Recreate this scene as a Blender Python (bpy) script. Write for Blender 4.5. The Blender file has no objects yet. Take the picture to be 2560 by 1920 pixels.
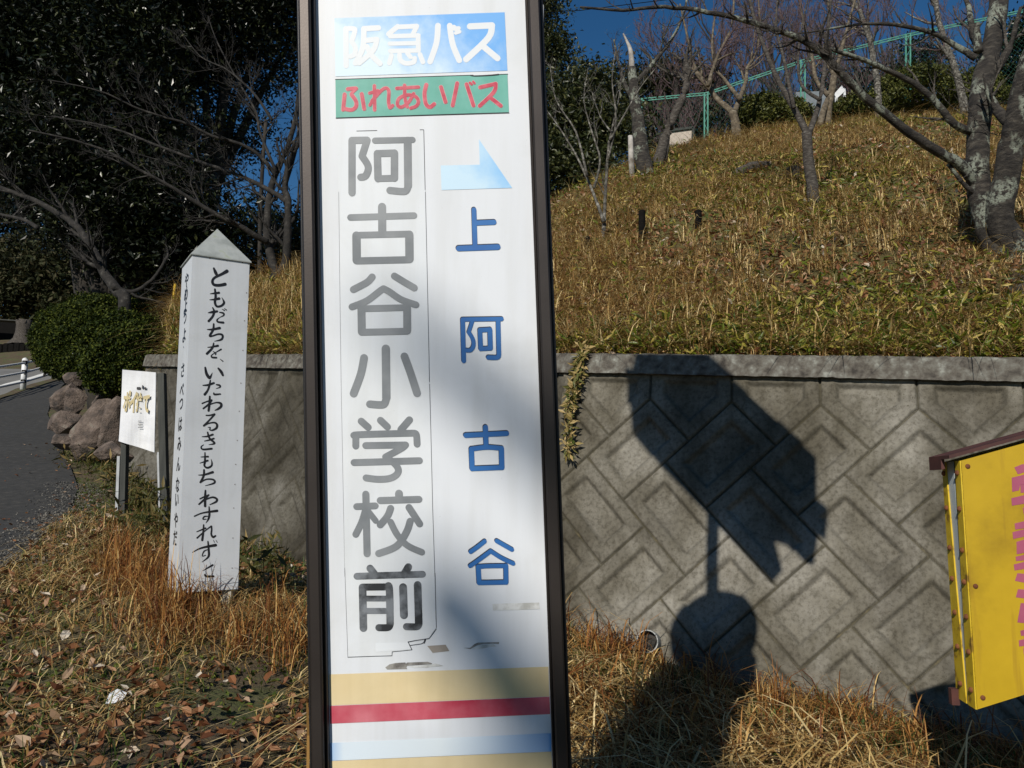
import bpy, math, random
import numpy as np
from mathutils import Matrix, Vector
R = math.radians
rng = np.random.default_rng(7)
SC = bpy.context.scene
COL = SC.collection

# ------------------------------------------------------------------ camera
F = 1991.0                      # focal length in photo pixels (2560 wide)
PITCH = R(7.3)
cam = bpy.data.cameras.new("camera")
cam.sensor_width = 36.0
cam.lens = 36.0 * F / 2560.0
cam.clip_start = 0.05
cam.clip_end = 2000
camo = bpy.data.objects.new("camera", cam)
COL.objects.link(camo)
camo.location = (0, 0, 0)
camo.rotation_euler = (R(90) + PITCH, 0, 0)
SC.camera = camo
SC.view_settings.view_transform = 'Standard'
SC.view_settings.look = 'None'
SC.view_settings.exposure = 0.0
SC.view_settings.gamma = 1.0
SC.cycles.max_bounces = 6
SC.cycles.diffuse_bounces = 3
SC.cycles.use_denoising = True

# ------------------------------------------------------------------ sky and sun
SUN_EL, SUN_AZ = R(32), R(22.5)           # sun stands behind the camera, to its left
TOSUN = np.array([-math.sin(SUN_AZ) * math.cos(SUN_EL), -math.cos(SUN_AZ) * math.cos(SUN_EL), math.sin(SUN_EL)])
w = bpy.data.worlds.new("World")
SC.world = w
w.use_nodes = True
wn = w.node_tree.nodes
sky = wn.new("ShaderNodeTexSky")
sky.sky_type = 'NISHITA'
sky.sun_disc = False
sky.sun_elevation = SUN_EL
sky.sun_rotation = R(180) + SUN_AZ
sky.altitude = 300
sky.air_density = 1.0
sky.dust_density = 0.0
sky.ozone_density = 3.0
bg = wn["Background"]
bg.inputs[1].default_value = 0.065
hs = wn.new("ShaderNodeHueSaturation"); hs.inputs['Saturation'].default_value = 1.28
w.node_tree.links.new(sky.outputs[0], hs.inputs['Color']); w.node_tree.links.new(hs.outputs[0], bg.inputs[0])
sl = bpy.data.lights.new("sun", 'SUN')
sl.energy = 4.5
sl.angle = R(0.5)
sl.color = (1.0, 0.94, 0.84)
so = bpy.data.objects.new("sun", sl)
COL.objects.link(so)
so.rotation_euler = Vector(TOSUN).to_track_quat('Z', 'Y').to_euler()
so.location = (-5, -12, 8)

# ------------------------------------------------------------------ helpers
cP, sP = math.cos(PITCH), math.sin(PITCH)
def ray(px, py):
    x = (px - 1280) / F; v = (960 - py) / F
    return np.array([x, cP - v * sP, sP + v * cP])
def at(px, py, Y):
    d = ray(px, py)
    return d * (Y / d[1])
def hit_plane(px, py, p0, n):
    d = ray(px, py)
    return d * (np.dot(p0, n) / np.dot(d, n))
def px2m(npx, Y):
    return npx * Y / F

def tag(o, label=None, cat=None, group=None, kind=None):
    if label: o["label"] = label
    if cat: o["category"] = cat
    if group: o["group"] = group
    if kind: o["kind"] = kind
    return o
def empty(name, loc, label=None, cat=None, group=None):
    o = bpy.data.objects.new(name, None)
    o.empty_display_size = 0.1
    COL.objects.link(o)
    o.location = tuple(float(c) for c in loc)
    return tag(o, label, cat, group)
def mk(name, V, faces, mat, parent=None, smooth=False, attrs=None):
    """faces: list of (n,k) int arrays or lists of index tuples. V are world coordinates; a parent is a plain translation."""
    V = np.asarray(V, dtype=np.float64).reshape(-1, 3)
    if parent is not None:
        q = parent; off = np.zeros(3)
        while q is not None:
            off = off + np.array(q.location); q = q.parent
        V = V - off
    me = bpy.data.meshes.new(name)
    idx, tot = [], []
    if isinstance(faces, np.ndarray): faces = [faces]
    if len(faces) and isinstance(faces[0], (tuple, list)):
        for f in faces:
            idx.extend(f); tot.append(len(f))
        idx = np.array(idx, dtype=np.int32); tot = np.array(tot, dtype=np.int32)
    else:
        for a in faces:
            if len(a) == 0: continue
            idx.append(a.ravel()); tot.append(np.full(len(a), a.shape[1]))
        idx = np.concatenate(idx).astype(np.int32); tot = np.concatenate(tot).astype(np.int32)
    me.vertices.add(len(V)); me.vertices.foreach_set("co", V.astype(np.float32).ravel())
    me.loops.add(len(idx)); me.loops.foreach_set("vertex_index", idx)
    me.polygons.add(len(tot))
    st = np.zeros(len(tot), dtype=np.int32); st[1:] = np.cumsum(tot)[:-1]
    me.polygons.foreach_set("loop_start", st)
    me.polygons.foreach_set("use_smooth", np.full(len(tot), bool(smooth)))
    me.update(calc_edges=True)
    if attrs:
        for k, v in attrs.items():
            a = me.attributes.new(k, 'FLOAT', 'POINT')
            a.data.foreach_set("value", np.asarray(v, dtype=np.float32))
    me.validate()
    if mat: me.materials.append(mat)
    o = bpy.data.objects.new(name, me)
    COL.objects.link(o)
    if parent is not None: o.parent = parent
    return o

class MB:
    """collects shapes in one mesh"""
    def __init__(s): s.V = []; s.F = []; s.n = 0
    def add(s, V, F):
        V = np.asarray(V, float).reshape(-1, 3)
        s.V.append(V)
        for f in F: s.F.append(tuple(int(i) + s.n for i in f))
        s.n += len(V)
    def box(s, c, ax, ay, az, hx, hy, hz, bev=0.0):
        c, ax, ay, az = map(lambda q: np.asarray(q, float), (c, ax, ay, az))
        if bev <= 0:
            P = []
            for z in (-1, 1):
                for x, y in ((-1, -1), (1, -1), (1, 1), (-1, 1)):
                    P.append(c + ax * hx * x + ay * hy * y + az * hz * z)
            s.add(P, [(3, 2, 1, 0), (4, 5, 6, 7), (0, 1, 5, 4), (1, 2, 6, 5), (2, 3, 7, 6), (3, 0, 4, 7)])
        else:   # chamfered top and bottom rims and upright corners
            b = bev; P = []
            ring = lambda X, Y: [(-X + b, -Y), (X - b, -Y), (X, -Y + b), (X, Y - b), (X - b, Y), (-X + b, Y), (-X, Y - b), (-X, -Y + b)]
            for z, k in ((-hz, b), (-hz + b, 0), (hz - b, 0), (hz, b)):
                for x, y in ring(hx - k, hy - k): P.append(c + ax * x + ay * y + az * z)
            Fc = [tuple(range(7, -1, -1)), tuple(range(24, 32))]
            for L in range(3):
                for i in range(8):
                    j = (i + 1) % 8
                    Fc.append((L * 8 + i, L * 8 + j, L * 8 + 8 + j, L * 8 + 8 + i))
            s.add(P, Fc)
    def bar(s, a, b, w, d, up=(0, 0, 1)):
        a, b = np.asarray(a, float), np.asarray(b, float)
        az = b - a; L = np.linalg.norm(az); az = az / L
        ax = np.cross(az, np.asarray(up, float))
        if np.linalg.norm(ax) < 1e-4: ax = np.cross(az, np.array([0, 1.0, 0]))
        ax /= np.linalg.norm(ax); ay = np.cross(az, ax)
        s.box((a + b) / 2, ax, ay, az, w / 2, d / 2, L / 2)
    def tube(s, pts, rad, n=8, caps=True):
        pts = np.asarray(pts, float); rad = np.broadcast_to(np.asarray(rad, float), (len(pts),))
        P = []
        for i in range(len(pts)):
            t = pts[min(i + 1, len(pts) - 1)] - pts[max(i - 1, 0)]; t = t / (np.linalg.norm(t) + 1e-12)
            ref = np.array([0.3, 0.2, 1.0]) if abs(t[2]) < 0.93 else np.array([1.0, 0.3, 0.1])
            u = np.cross(t, ref); u /= np.linalg.norm(u); v = np.cross(t, u)
            for k in range(n):
                a = 2 * math.pi * k / n
                P.append(pts[i] + rad[i] * (math.cos(a) * u + math.sin(a) * v))
        Fc = []
        for i in range(len(pts) - 1):
            for k in range(n):
                k2 = (k + 1) % n
                Fc.append((i * n + k, i * n + k2, (i + 1) * n + k2, (i + 1) * n + k))
        if caps:
            Fc.append(tuple(range(n - 1, -1, -1))); Fc.append(tuple((len(pts) - 1) * n + k for k in range(n)))
        s.add(P, Fc)
    def build(s, name, mat, parent=None, smooth=False):
        return mk(name, np.concatenate(s.V), s.F, mat, parent, smooth)

# ------------------------------------------------------------------ materials
def newmat(name):
    m = bpy.data.materials.new(name); m.use_nodes = True
    nt = m.node_tree
    return m, nt, nt.nodes["Principled BSDF"]
def ramp(nt, fac, stops):
    r = nt.nodes.new("ShaderNodeValToRGB")
    el = r.color_ramp.elements
    while len(el) < len(stops): el.new(0.5)
    for e, (p, c) in zip(el, stops):
        e.position = p; e.color = (*c, 1) if len(c) == 3 else c
    nt.links.new(fac, r.inputs[0])
    return r.outputs[0]
def noise(nt, scale, detail=4, rough=0.55, coord='Object', stretch=None, dist=0.0):
    tc = nt.nodes.new("ShaderNodeTexCoord")
    n = nt.nodes.new("ShaderNodeTexNoise")
    n.inputs["Scale"].default_value = scale; n.inputs["Detail"].default_value = detail
    n.inputs["Roughness"].default_value = rough; n.inputs["Distortion"].default_value = dist
    src = tc.outputs[coord]
    if stretch:
        mp = nt.nodes.new("ShaderNodeMapping"); mp.inputs["Scale"].default_value = stretch
        nt.links.new(src, mp.inputs[0]); src = mp.outputs[0]
    nt.links.new(src, n.inputs["Vector"])
    return n.outputs["Fac"]
def mixc(nt, fac, a, b, mode='MIX'):
    m = nt.nodes.new("ShaderNodeMix"); m.data_type = 'RGBA'; m.blend_type = mode
    for sock, v in ((m.inputs[0], fac), (m.inputs[6], a), (m.inputs[7], b)):
        if isinstance(v, (int, float)): sock.default_value = v
        elif isinstance(v, tuple): sock.default_value = (*v, 1) if len(v) == 3 else v
        else: nt.links.new(v, sock)
    return m.outputs[2]
def bump(nt, bs, h, strength=0.3, dist=0.01):
    b = nt.nodes.new("ShaderNodeBump"); b.inputs["Strength"].default_value = strength; b.inputs["Distance"].default_value = dist
    nt.links.new(h, b.inputs["Height"]); nt.links.new(b.outputs[0], bs.inputs["Normal"])
def surf(name, stops, scale=6, rough=0.8, bscale=None, bstr=0.3, bdist=0.01, detail=6, spec=0.5, metal=0.0, stretch=None):
    m, nt, bs = newmat(name)
    c = ramp(nt, noise(nt, scale, detail, 0.6, stretch=stretch), stops)
    nt.links.new(c, bs.inputs["Base Color"])
    bs.inputs["Roughness"].default_value = rough; bs.inputs["Specular IOR Level"].default_value = spec
    bs.inputs["Metallic"].default_value = metal
    if bscale: bump(nt, bs, noise(nt, bscale, 6, 0.65, stretch=stretch), bstr, bdist)
    return m
def leafmat(name, stops, rough=0.5, spec=0.5, trans=0.25, patch=None):
    """per-leaf colour from a ramp, with some light through the leaf"""
    m, nt, bs = newmat(name)
    g = nt.nodes.new("ShaderNodeNewGeometry")
    c = ramp(nt, g.outputs["Random Per Island"], stops)
    if patch:
        c = mixc(nt, ramp(nt, noise(nt, patch[0], 3), [(0.42, (0, 0, 0)), (0.6, (1, 1, 1))]), c, patch[1], 'MULTIPLY')
    nt.links.new(c, bs.inputs["Base Color"])
    bs.inputs["Roughness"].default_value = rough; bs.inputs["Specular IOR Level"].default_value = spec
    if trans > 0:
        t = nt.nodes.new("ShaderNodeBsdfTranslucent"); nt.links.new(c, t.inputs[0])
        mx = nt.nodes.new("ShaderNodeMixShader"); mx.inputs[0].default_value = trans
        nt.links.new(bs.outputs[0], mx.inputs[1]); nt.links.new(t.outputs[0], mx.inputs[2])
        nt.links.new(mx.outputs[0], nt.nodes["Material Output"].inputs[0])
    return m

M = {}
M['soil'] = surf('soil', [(0.3, (0.045, 0.032, 0.016)), (0.48, (0.09, 0.065, 0.034)), (0.6, (0.06, 0.07, 0.018)), (0.75, (0.15, 0.115, 0.065))], 3.0, 0.95, 40, 0.6, 0.03)
M['hill'] = surf('hill', [(0.3, (0.055, 0.04, 0.014)), (0.5, (0.11, 0.09, 0.026)), (0.62, (0.08, 0.09, 0.018)), (0.75, (0.16, 0.12, 0.05))], 1.6, 0.95, 25, 0.8, 0.05)
M['asphalt'] = surf('asphalt', [(0.3, (0.022, 0.022, 0.021)), (0.55, (0.036, 0.035, 0.033)), (0.75, (0.06, 0.057, 0.05))], 14, 0.9, 120, 0.5, 0.006)
M['road'] = surf('road', [(0.3, (0.12, 0.12, 0.115)), (0.7, (0.19, 0.185, 0.175))], 1.2, 0.9, 80, 0.3, 0.006)
M['gravel'] = surf('gravel', [(0.3, (0.05, 0.048, 0.042)), (0.5, (0.15, 0.14, 0.12)), (0.7, (0.3, 0.28, 0.25))], 45, 0.95, 60, 0.8, 0.02)
M['line'] = surf('line', [(0.3, (0.5, 0.5, 0.48)), (0.6, (0.75, 0.75, 0.73))], 9, 0.8)
M['bark'] = surf('bark', [(0.34, (0.022, 0.018, 0.015)), (0.52, (0.055, 0.046, 0.038)), (0.66, (0.12, 0.11, 0.095)), (0.76, (0.24, 0.23, 0.2))], 20, 0.9, 60, 0.8, 0.012, stretch=(1, 1, 3))
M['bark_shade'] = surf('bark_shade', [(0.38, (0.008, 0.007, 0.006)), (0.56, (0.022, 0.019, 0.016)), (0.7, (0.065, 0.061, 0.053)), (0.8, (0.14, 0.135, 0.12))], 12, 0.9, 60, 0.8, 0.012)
M['bark_lichen'] = surf('bark_lichen', [(0.36, (0.012, 0.010, 0.009)), (0.52, (0.035, 0.03, 0.025)), (0.68, (0.085, 0.075, 0.06))], 14, 0.92, 55, 0.9, 0.016, detail=8, stretch=(1, 1, 2.6))
def add_lichen(m, lo, col):
    nt = m.node_tree; bs = nt.nodes["Principled BSDF"]; old = bs.inputs["Base Color"].links[0].from_socket
    big_ = ramp(nt, noise(nt, 4.2, 4, 0.6), [(lo, (0, 0, 0)), (lo + .07, (1, 1, 1))]); fine_ = ramp(nt, noise(nt, 34, 5, 0.65), [(0.44, (0, 0, 0)), (0.52, (1, 1, 1))])
    k = mixc(nt, 1.0, big_, fine_, 'MULTIPLY'); nt.links.new(mixc(nt, k, old, col), bs.inputs["Base Color"])
add_lichen(M['bark_lichen'], 0.525, (0.22, 0.24, 0.195))
M['bark_pale'] = surf('bark_pale', [(0.38, (0.03, 0.027, 0.022)), (0.53, (0.10, 0.092, 0.078)), (0.7, (0.30, 0.29, 0.255))], 22, 0.9, 40, 0.5, 0.01)
M['bark_tan'] = surf('bark_tan', [(0.34, (0.045, 0.035, 0.024)), (0.55, (0.12, 0.095, 0.063)), (0.72, (0.22, 0.195, 0.145))], 14, 0.9, 40, 0.5, 0.01)
M['bark_dark'] = surf('bark_dark', [(0.35, (0.012, 0.010, 0.008)), (0.7, (0.04, 0.034, 0.027))], 7, 0.95, 40, 0.6, 0.01)
M['twig_red'] = surf('twig_red', [(0.3, (0.055, 0.034, 0.035)), (0.7, (0.13, 0.085, 0.088))], 3, 0.85)
M['snag'] = surf('snag', [(0.35, (0.14, 0.12, 0.1)), (0.6, (0.42, 0.4, 0.37)), (0.75, (0.62, 0.6, 0.57))], 5, 0.9, 30, 0.5, 0.01)
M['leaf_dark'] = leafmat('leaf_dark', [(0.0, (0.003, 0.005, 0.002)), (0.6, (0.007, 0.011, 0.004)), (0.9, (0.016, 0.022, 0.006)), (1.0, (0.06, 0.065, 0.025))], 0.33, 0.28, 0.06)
M['leaf_mid'] = leafmat('leaf_mid', [(0.0, (0.014, 0.02, 0.007)), (0.6, (0.035, 0.045, 0.012)), (1.0, (0.085, 0.085, 0.025))], 0.45, 0.4, 0.15)
M['leaf_far'] = leafmat('leaf_far', [(0.0, (0.012, 0.016, 0.006)), (0.5, (0.03, 0.036, 0.012)), (1.0, (0.07, 0.06, 0.03))], 0.7, 0.2, 0.15)
M['leaf_bush'] = leafmat('leaf_bush', [(0.0, (0.007, 0.013, 0.002)), (0.5, (0.022, 0.036, 0.005)), (1.0, (0.085, 0.10, 0.014))], 0.6, 0.12, 0.15)
M['leaf_hedge'] = leafmat('leaf_hedge', [(0.0, (0.03, 0.04, 0.008)), (0.6, (0.075, 0.085, 0.016)), (1.0, (0.15, 0.15, 0.035))], 0.5, 0.3, 0.2)
M['dry'] = leafmat('dry', [(0.0, (0.13, 0.06, 0.018)), (0.3, (0.31, 0.18, 0.055)), (0.7, (0.55, 0.39, 0.155)), (1.0, (0.80, 0.64, 0.34))], 0.6, 0.3, 0.25)
M['dry_red'] = leafmat('dry_red', [(0.0, (0.08, 0.022, 0.008)), (0.4, (0.23, 0.085, 0.02)), (0.8, (0.42, 0.21, 0.055)), (1.0, (0.64, 0.45, 0.18))], 0.6, 0.3, 0.25)
M['green'] = leafmat('green', [(0.0, (0.025, 0.05, 0.01)), (0.6, (0.06, 0.10, 0.018)), (1.0, (0.16, 0.2, 0.05))], 0.5, 0.3, 0.25)
M['sasa'] = leafmat('sasa', [(0.0, (0.03, 0.055, 0.005)), (0.5, (0.095, 0.125, 0.008)), (0.78, (0.24, 0.21, 0.026)), (1.0, (0.52, 0.40, 0.12))], 0.45, 0.35, 0.2)
M['weed'] = leafmat('weed', [(0.0, (0.03, 0.035, 0.008)), (0.5, (0.075, 0.075, 0.016)), (0.8, (0.16, 0.11, 0.035)), (1.0, (0.28, 0.2, 0.08))], 0.55, 0.3, 0.2)
M['vine'] = leafmat('vine', [(0.0, (0.05, 0.07, 0.012)), (0.35, (0.14, 0.13, 0.03)), (0.7, (0.36, 0.26, 0.10)), (1.0, (0.48, 0.36, 0.17))], 0.5, 0.3, 0.2)
M['litter'] = leafmat('litter', [(0.0, (0.07, 0.022, 0.008)), (0.4, (0.19, 0.075, 0.028)), (0.75, (0.30, 0.155, 0.075)), (0.94, (0.38, 0.27, 0.18)), (1.0, (0.60, 0.54, 0.44))], 0.65, 0.3, 0.12)
M['moss'] = leafmat('moss', [(0.0, (0.022, 0.035, 0.004)), (0.6, (0.06, 0.09, 0.01)), (1.0, (0.15, 0.17, 0.03))], 0.7, 0.2, 0.2)
M['rock'] = surf('rock', [(0.32, (0.03, 0.027, 0.024)), (0.48, (0.10, 0.075, 0.06)), (0.6, (0.17, 0.13, 0.105)), (0.72, (0.2, 0.195, 0.16))], 7, 0.92, 30, 1.0, 0.03, detail=9)
M['steel'] = surf('steel', [(0.3, (0.3, 0.31, 0.32)), (0.7, (0.42, 0.43, 0.44))], 14, 0.5, spec=0.5, metal=0.3)
M['white_paint'] = surf('white_paint', [(0.3, (0.6, 0.62, 0.64)), (0.7, (0.74, 0.75, 0.76))], 5, 0.55)
M['green_paint'] = surf('green_paint', [(0.3, (0.045, 0.19, 0.14)), (0.7, (0.09, 0.30, 0.23))], 6, 0.6)
M['black_wood'] = surf('black_wood', [(0.3, (0.003, 0.003, 0.003)), (0.7, (0.010, 0.009, 0.008))], 20, 0.9, 60, 0.5, 0.01, spec=0.08)
M['grey_wood'] = surf('grey_wood', [(0.3, (0.02, 0.022, 0.02)), (0.7, (0.06, 0.062, 0.055))], 20, 0.85, 60, 0.5, 0.01, stretch=(1, 1, 0.1))
M['pale_wood'] = surf('pale_wood', [(0.3, (0.3, 0.28, 0.24)), (0.7, (0.45, 0.42, 0.36))], 20, 0.85, stretch=(1, 1, 0.1))
M['beige'] = surf('beige', [(0.3, (0.42, 0.36, 0.30)), (0.7, (0.52, 0.45, 0.38))], 2, 0.8)
M['yellow_stripe'] = surf('yellow_stripe', [(0.3, (0.5, 0.3, 0.01)), (0.7, (0.7, 0.45, 0.02))], 9, 0.6)
M['ink'] = surf('ink', [(0.3, (0.006, 0.006, 0.008)), (0.7, (0.02, 0.018, 0.02))], 30, 0.4)
M['rust'] = surf('rust', [(0.3, (0.10, 0.03, 0.01)), (0.7, (0.22, 0.08, 0.025))], 40, 0.9)
M['pvc'] = surf('pvc', [(0.3, (0.2, 0.21, 0.2)), (0.7, (0.34, 0.35, 0.34))], 12, 0.5)
M['pipe_shade'] = surf('pipe_shade', [(0.3, (0.02, 0.02, 0.018)), (0.7, (0.05, 0.045, 0.04))], 12, 0.95)

# concrete of the wall: stained blocks, moss along the joints, darker recess rims
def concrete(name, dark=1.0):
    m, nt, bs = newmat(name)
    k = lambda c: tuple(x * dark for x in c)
    base = ramp(nt, noise(nt, 2.2, 8, 0.62), [(0.3, k((0.105, 0.096, 0.078))), (0.5, k((0.19, 0.177, 0.149))), (0.7, k((0.275, 0.26, 0.226)))])
    fine = ramp(nt, noise(nt, 45, 6, 0.7), [(0.36, (0.62, 0.61, 0.58)), (0.52, (1, 1, 1)), (0.75, (1.2, 1.2, 1.17))])
    c = mixc(nt, 1.0, base, fine, 'MULTIPLY')
    drip = ramp(nt, noise(nt, 5, 5, 0.6, stretch=(1, 1, 0.18)), [(0.4, (0.6, 0.58, 0.52)), (0.58, (1, 1, 1))])
    c = mixc(nt, 0.7, c, drip, 'MULTIPLY')
    spots = ramp(nt, noise(nt, 90, 3, 0.6), [(0.62, (1, 1, 1)), (0.68, (0.45, 0.44, 0.4))])
    c = mixc(nt, ramp(nt, noise(nt, 3.1, 3), [(0.45, (0, 0, 0)), (0.62, (1, 1, 1))]), c, mixc(nt, 1.0, c, spots, 'MULTIPLY'))
    dirt = ramp(nt, noise(nt, 1.1, 7, 0.65, dist=0.6), [(0.42, (0.55, 0.53, 0.48)), (0.56, (1, 1, 1))])
    c = mixc(nt, 0.85, c, dirt, 'MULTIPLY')
    a = nt.nodes.new("ShaderNodeAttribute"); a.attribute_name = "seam"
    moss = ramp(nt, noise(nt, 14, 4), [(0.4, k((0.03, 0.028, 0.018))), (0.62, k((0.055, 0.048, 0.026))), (0.75, k((0.13, 0.105, 0.05)))])
    c = mixc(nt, a.outputs["Fac"], c, moss)
    nt.links.new(c, bs.inputs["Base Color"])
    bs.inputs["Roughness"].default_value = 0.93; bs.inputs["Specular IOR Level"].default_value = 0.25
    bump(nt, bs, noise(nt, 120, 6, 0.7), 0.35, 0.006)
    return m
M['concrete'] = concrete('concrete'); M['concrete_stain_shade'] = concrete('concrete_stain_shade', 0.62)  # left stretch: stains and tree shade both darkened into the colour
M['coping'] = surf('coping', [(0.32, (0.035, 0.03, 0.025)), (0.48, (0.095, 0.085, 0.07)), (0.6, (0.145, 0.14, 0.12)), (0.72, (0.26, 0.265, 0.235))], 18, 0.95, 70, 0.5, 0.01)

# ------------------------------------------------------------------ retaining wall geometry
TW = np.array([0.9071, -0.4210, 0.0]); NW = np.array([-0.4210, -0.9071, 0.0])       # right stretch: along, outward
C0 = np.array([0.42, 5.22, 0.0])                                                     # bend of the wall
TL = np.array([-0.79, 0.613, 0.0]); NL = np.array([-0.613, -0.79, 0.0])              # left stretch: away to the left
BAT = 0.25                                                                           # batter of the face
def top_hit(px, py, n): return hit_plane(px, py, C0, n)
q1, q2 = top_hit(1500, 883, NW), top_hit(2500, 893, NW)
a1, a2 = np.dot(q1 - C0, TW), np.dot(q2 - C0, TW)
gz = (q2[2] - q1[2]) / (a2 - a1)
ZC = q1[2] - gz * a1
q3 = top_hit(400, 886, NL); gl = (q3[2] - ZC) / np.dot(q3 - C0, TL)
LEND = float(np.dot(top_hit(368, 886, NL) - C0, TL))
REND = 6.5
def topR(a): return C0 + TW * a + np.array([0, 0, ZC + gz * a])
def topL(a): return C0 + TL * a + np.array([0, 0, ZC + gl * a])
FNR = NW + np.array([0, 0, BAT]); FNR = FNR / np.linalg.norm(FNR)
FNL = NL + np.array([0, 0, BAT]); FNL = FNL / np.linalg.norm(FNL)
def base_hit(px, py):
    p = hit_plane(px, py, topR(0), FNR)
    if np.dot(p - C0, TW) < -0.1: p = hit_plane(px, py, topL(0), FNL)
    return p

# ------------------------------------------------------------------ lower ground (thin plate through measured points)
GP = [at(0, 1330, 6.2), at(100, 1190, 8.47), at(150, 1130, 10), at(130, 1000, 17.2), at(57, 975, 20), at(0, 930, 24), at(130, 930, 26),
      at(50, 878, 30), at(50, 850, 32), at(250, 800, 33), at(-300, 1200, 8.3), at(-300, 1010, 18),
      at(300, 1920, 2.46), at(20, 1700, 3.3), at(540, 1510, 4.07), at(295, 1290, 6.7), at(400, 1300, 6.5), at(1500, 1900, 3.3), at(2300, 1960, 3.2),
      base_hit(1450, 1610), base_hit(1800, 1710), base_hit(2380, 1860), base_hit(700, 1400), base_hit(560, 1330), base_hit(420, 1235)]
GP += [np.array(q, float) for q in ((0, 0, -1.1), (2, 0, -1.3), (-3, 0, -.8), (0, -8, -1.25), (8, -5, -1.9), (8, 3, -1.75), (-9, 0, -.3), (-9, -8, -.4),
       (4, 20, 1.5), (12, 22, 1.5), (-3, 15, 1.3), (-2, 30, 4.0), (12, 45, 5), (-25, 15, 2), (-25, 40, 7), (30, 0, -4), (-40, -20, 0), (40, -20, -4), (-60, 80, 14), (0, 80, 12), (60, 80, 10), (-40, -60, 0), (40, -60, -4))]
GP = np.array(GP)
def tps_fit(P):
    n = len(P); d = np.linalg.norm(P[:, None, :2] - P[None, :, :2], axis=2)
    K = np.where(d > 0, d * d * np.log(d + 1e-9), 0) + np.eye(n) * 0.02
    Q = np.hstack([np.ones((n, 1)), P[:, :2]])
    A = np.block([[K, Q], [Q.T, np.zeros((3, 3))]])
    return np.linalg.solve(A, np.concatenate([P[:, 2], np.zeros(3)]))
TPS = tps_fit(GP)
def ground(x, y):
    x, y = np.broadcast_arrays(np.asarray(x, float), np.asarray(y, float))
    z = TPS[-3] + TPS[-2] * x + TPS[-1] * y
    for i, p in enumerate(GP):
        r2 = (x - p[0]) ** 2 + (y - p[1]) ** 2 + 1e-12
        z = z + TPS[i] * 0.5 * r2 * np.log(r2)
    return z
def ground_hit(px, py):
    d = ray(px, py); d = d / d[1]
    Y = np.concatenate([np.arange(0.8, 12, 0.02), np.arange(12, 70, 0.1)])
    below = (d[2] * Y) < ground(d[0] * Y, Y)
    k = int(np.argmax(below)) if below.any() else len(Y) - 1
    return d * Y[k]
def sines(x, y, amp, seed, f0=1.0, octs=4):
    r = np.random.default_rng(seed); z = 0
    for o in range(octs):
        for _ in range(3):
            a = r.uniform(0, 2 * math.pi); k = f0 * 2 ** o
            z = z + amp / 2 ** o * np.sin(k * (x * math.cos(a) + y * math.sin(a)) + r.uniform(0, 6.3)) / 3
    return z
def gz_(x, y): return ground(x, y) + sines(x, y, 0.035, 3, 2.2, 3)

def axis(lo, a, b, hi, fine, grow=1.25):
    c = list(np.arange(a, b + 1e-6, fine)); s = fine; x = b
    while x < hi: s *= grow; x += s; c.append(x)
    s = fine; x = a; pre = []
    while x > lo: s *= grow; x -= s; pre.append(x)
    return np.array(pre[::-1] + c)
gx = axis(-120, -8, 6, 120, 0.07); gy = axis(-100, 0.5, 11, 220, 0.07)
X, Yg = np.meshgrid(gx, gy, indexing='ij')
near = np.exp(-(np.maximum(np.hypot(X + 1, Yg - 4) - 14, 0) / 8) ** 2)
Z = ground(X, Yg) + sines(X, Yg, 0.035, 3, 2.2, 3) * near
def gridfaces(nx, ny):
    i = np.arange(nx - 1)[:, None] * ny + np.arange(ny - 1)[None, :]
    i = i.ravel()
    return np.stack([i, i + ny, i + ny + 1, i + 1], axis=1)
g = mk('ground', np.stack([X, Yg, Z], axis=2).reshape(-1, 3), gridfaces(len(gx), len(gy)), M['soil'], smooth=True)
tag(g, kind='structure')

# ------------------------------------------------------------------ hill above the wall
RID = np.array([(330, 815, 10.2), (460, 745, 10.6), (640, 712, 10.8), (740, 672, 11.3), (1000, 590, 13), (1390, 494, 14.5), (1540, 428, 16), (1640, 378, 17), (1780, 343, 18), (2000, 312, 19),
                (2300, 290, 19), (2560, 272, 19), (3200, 255, 17), (4300, 250, 15)], float)
RW = np.array([at(*r) for r in RID]); RU = RW[:, 0] / RW[:, 1]
def walltop_u(u):
    """wall-top point at azimuth u = x/y"""
    aR = (u * C0[1] - C0[0]) / (TW[0] - u * TW[1]); aL = (u * C0[1] - C0[0]) / (TL[0] - u * TL[1])
    PR = C0[None] + TW[None] * aR[:, None]; PR[:, 2] = ZC + gz * aR
    PL = C0[None] + TL[None] * aL[:, None]; PL[:, 2] = ZC + gl * aL
    return np.where((aR >= 0)[:, None], PR, PL)
def hill_uv(u, t):
    """t 0..1 from the wall top to the crest, beyond 1 the far side"""
    u = np.asarray(u, float); t = np.asarray(t, float)
    W = walltop_u(u); Yr = np.interp(u, RU, RW[:, 1]); Zr = np.interp(u, RU, RW[:, 2])
    Y0 = W[:, 1] + 0.10
    tt = np.clip(t, 0, 1)
    Yy = Y0 + (Yr - Y0) * tt + np.maximum(t - 1, 0) * 26
    zz = W[:, 2] - 0.02 + (Zr - W[:, 2]) * (tt + 0.10 * tt * (1 - tt)) 
    drop = np.interp(u, [-0.4, -0.1, 0.02, 0.15], [0.45, 0.4, 0.3, 0.06])
    zz = zz - np.maximum(t - 1, 0) * 26 * drop
    xx = u * Yy
    amp = np.clip(tt * 8, 0, 1)
    sink = np.clip((-.435 - u) / .045, 0, 1); zz = zz - sink * np.maximum(zz - ground(xx, Yy) + .3, 0)
    zz = zz + sines(xx, Yy, 0.07, 11, 1.1, 3) * amp * np.clip((1.02 - tt) * 6, 0.15, 1)
    return np.stack([xx, Yy, zz], axis=-1)
hu = np.linspace(-0.515, 1.9, 360); ht = np.concatenate([np.linspace(0, 1, 190), np.linspace(1.02, 2.2, 30)])
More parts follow.
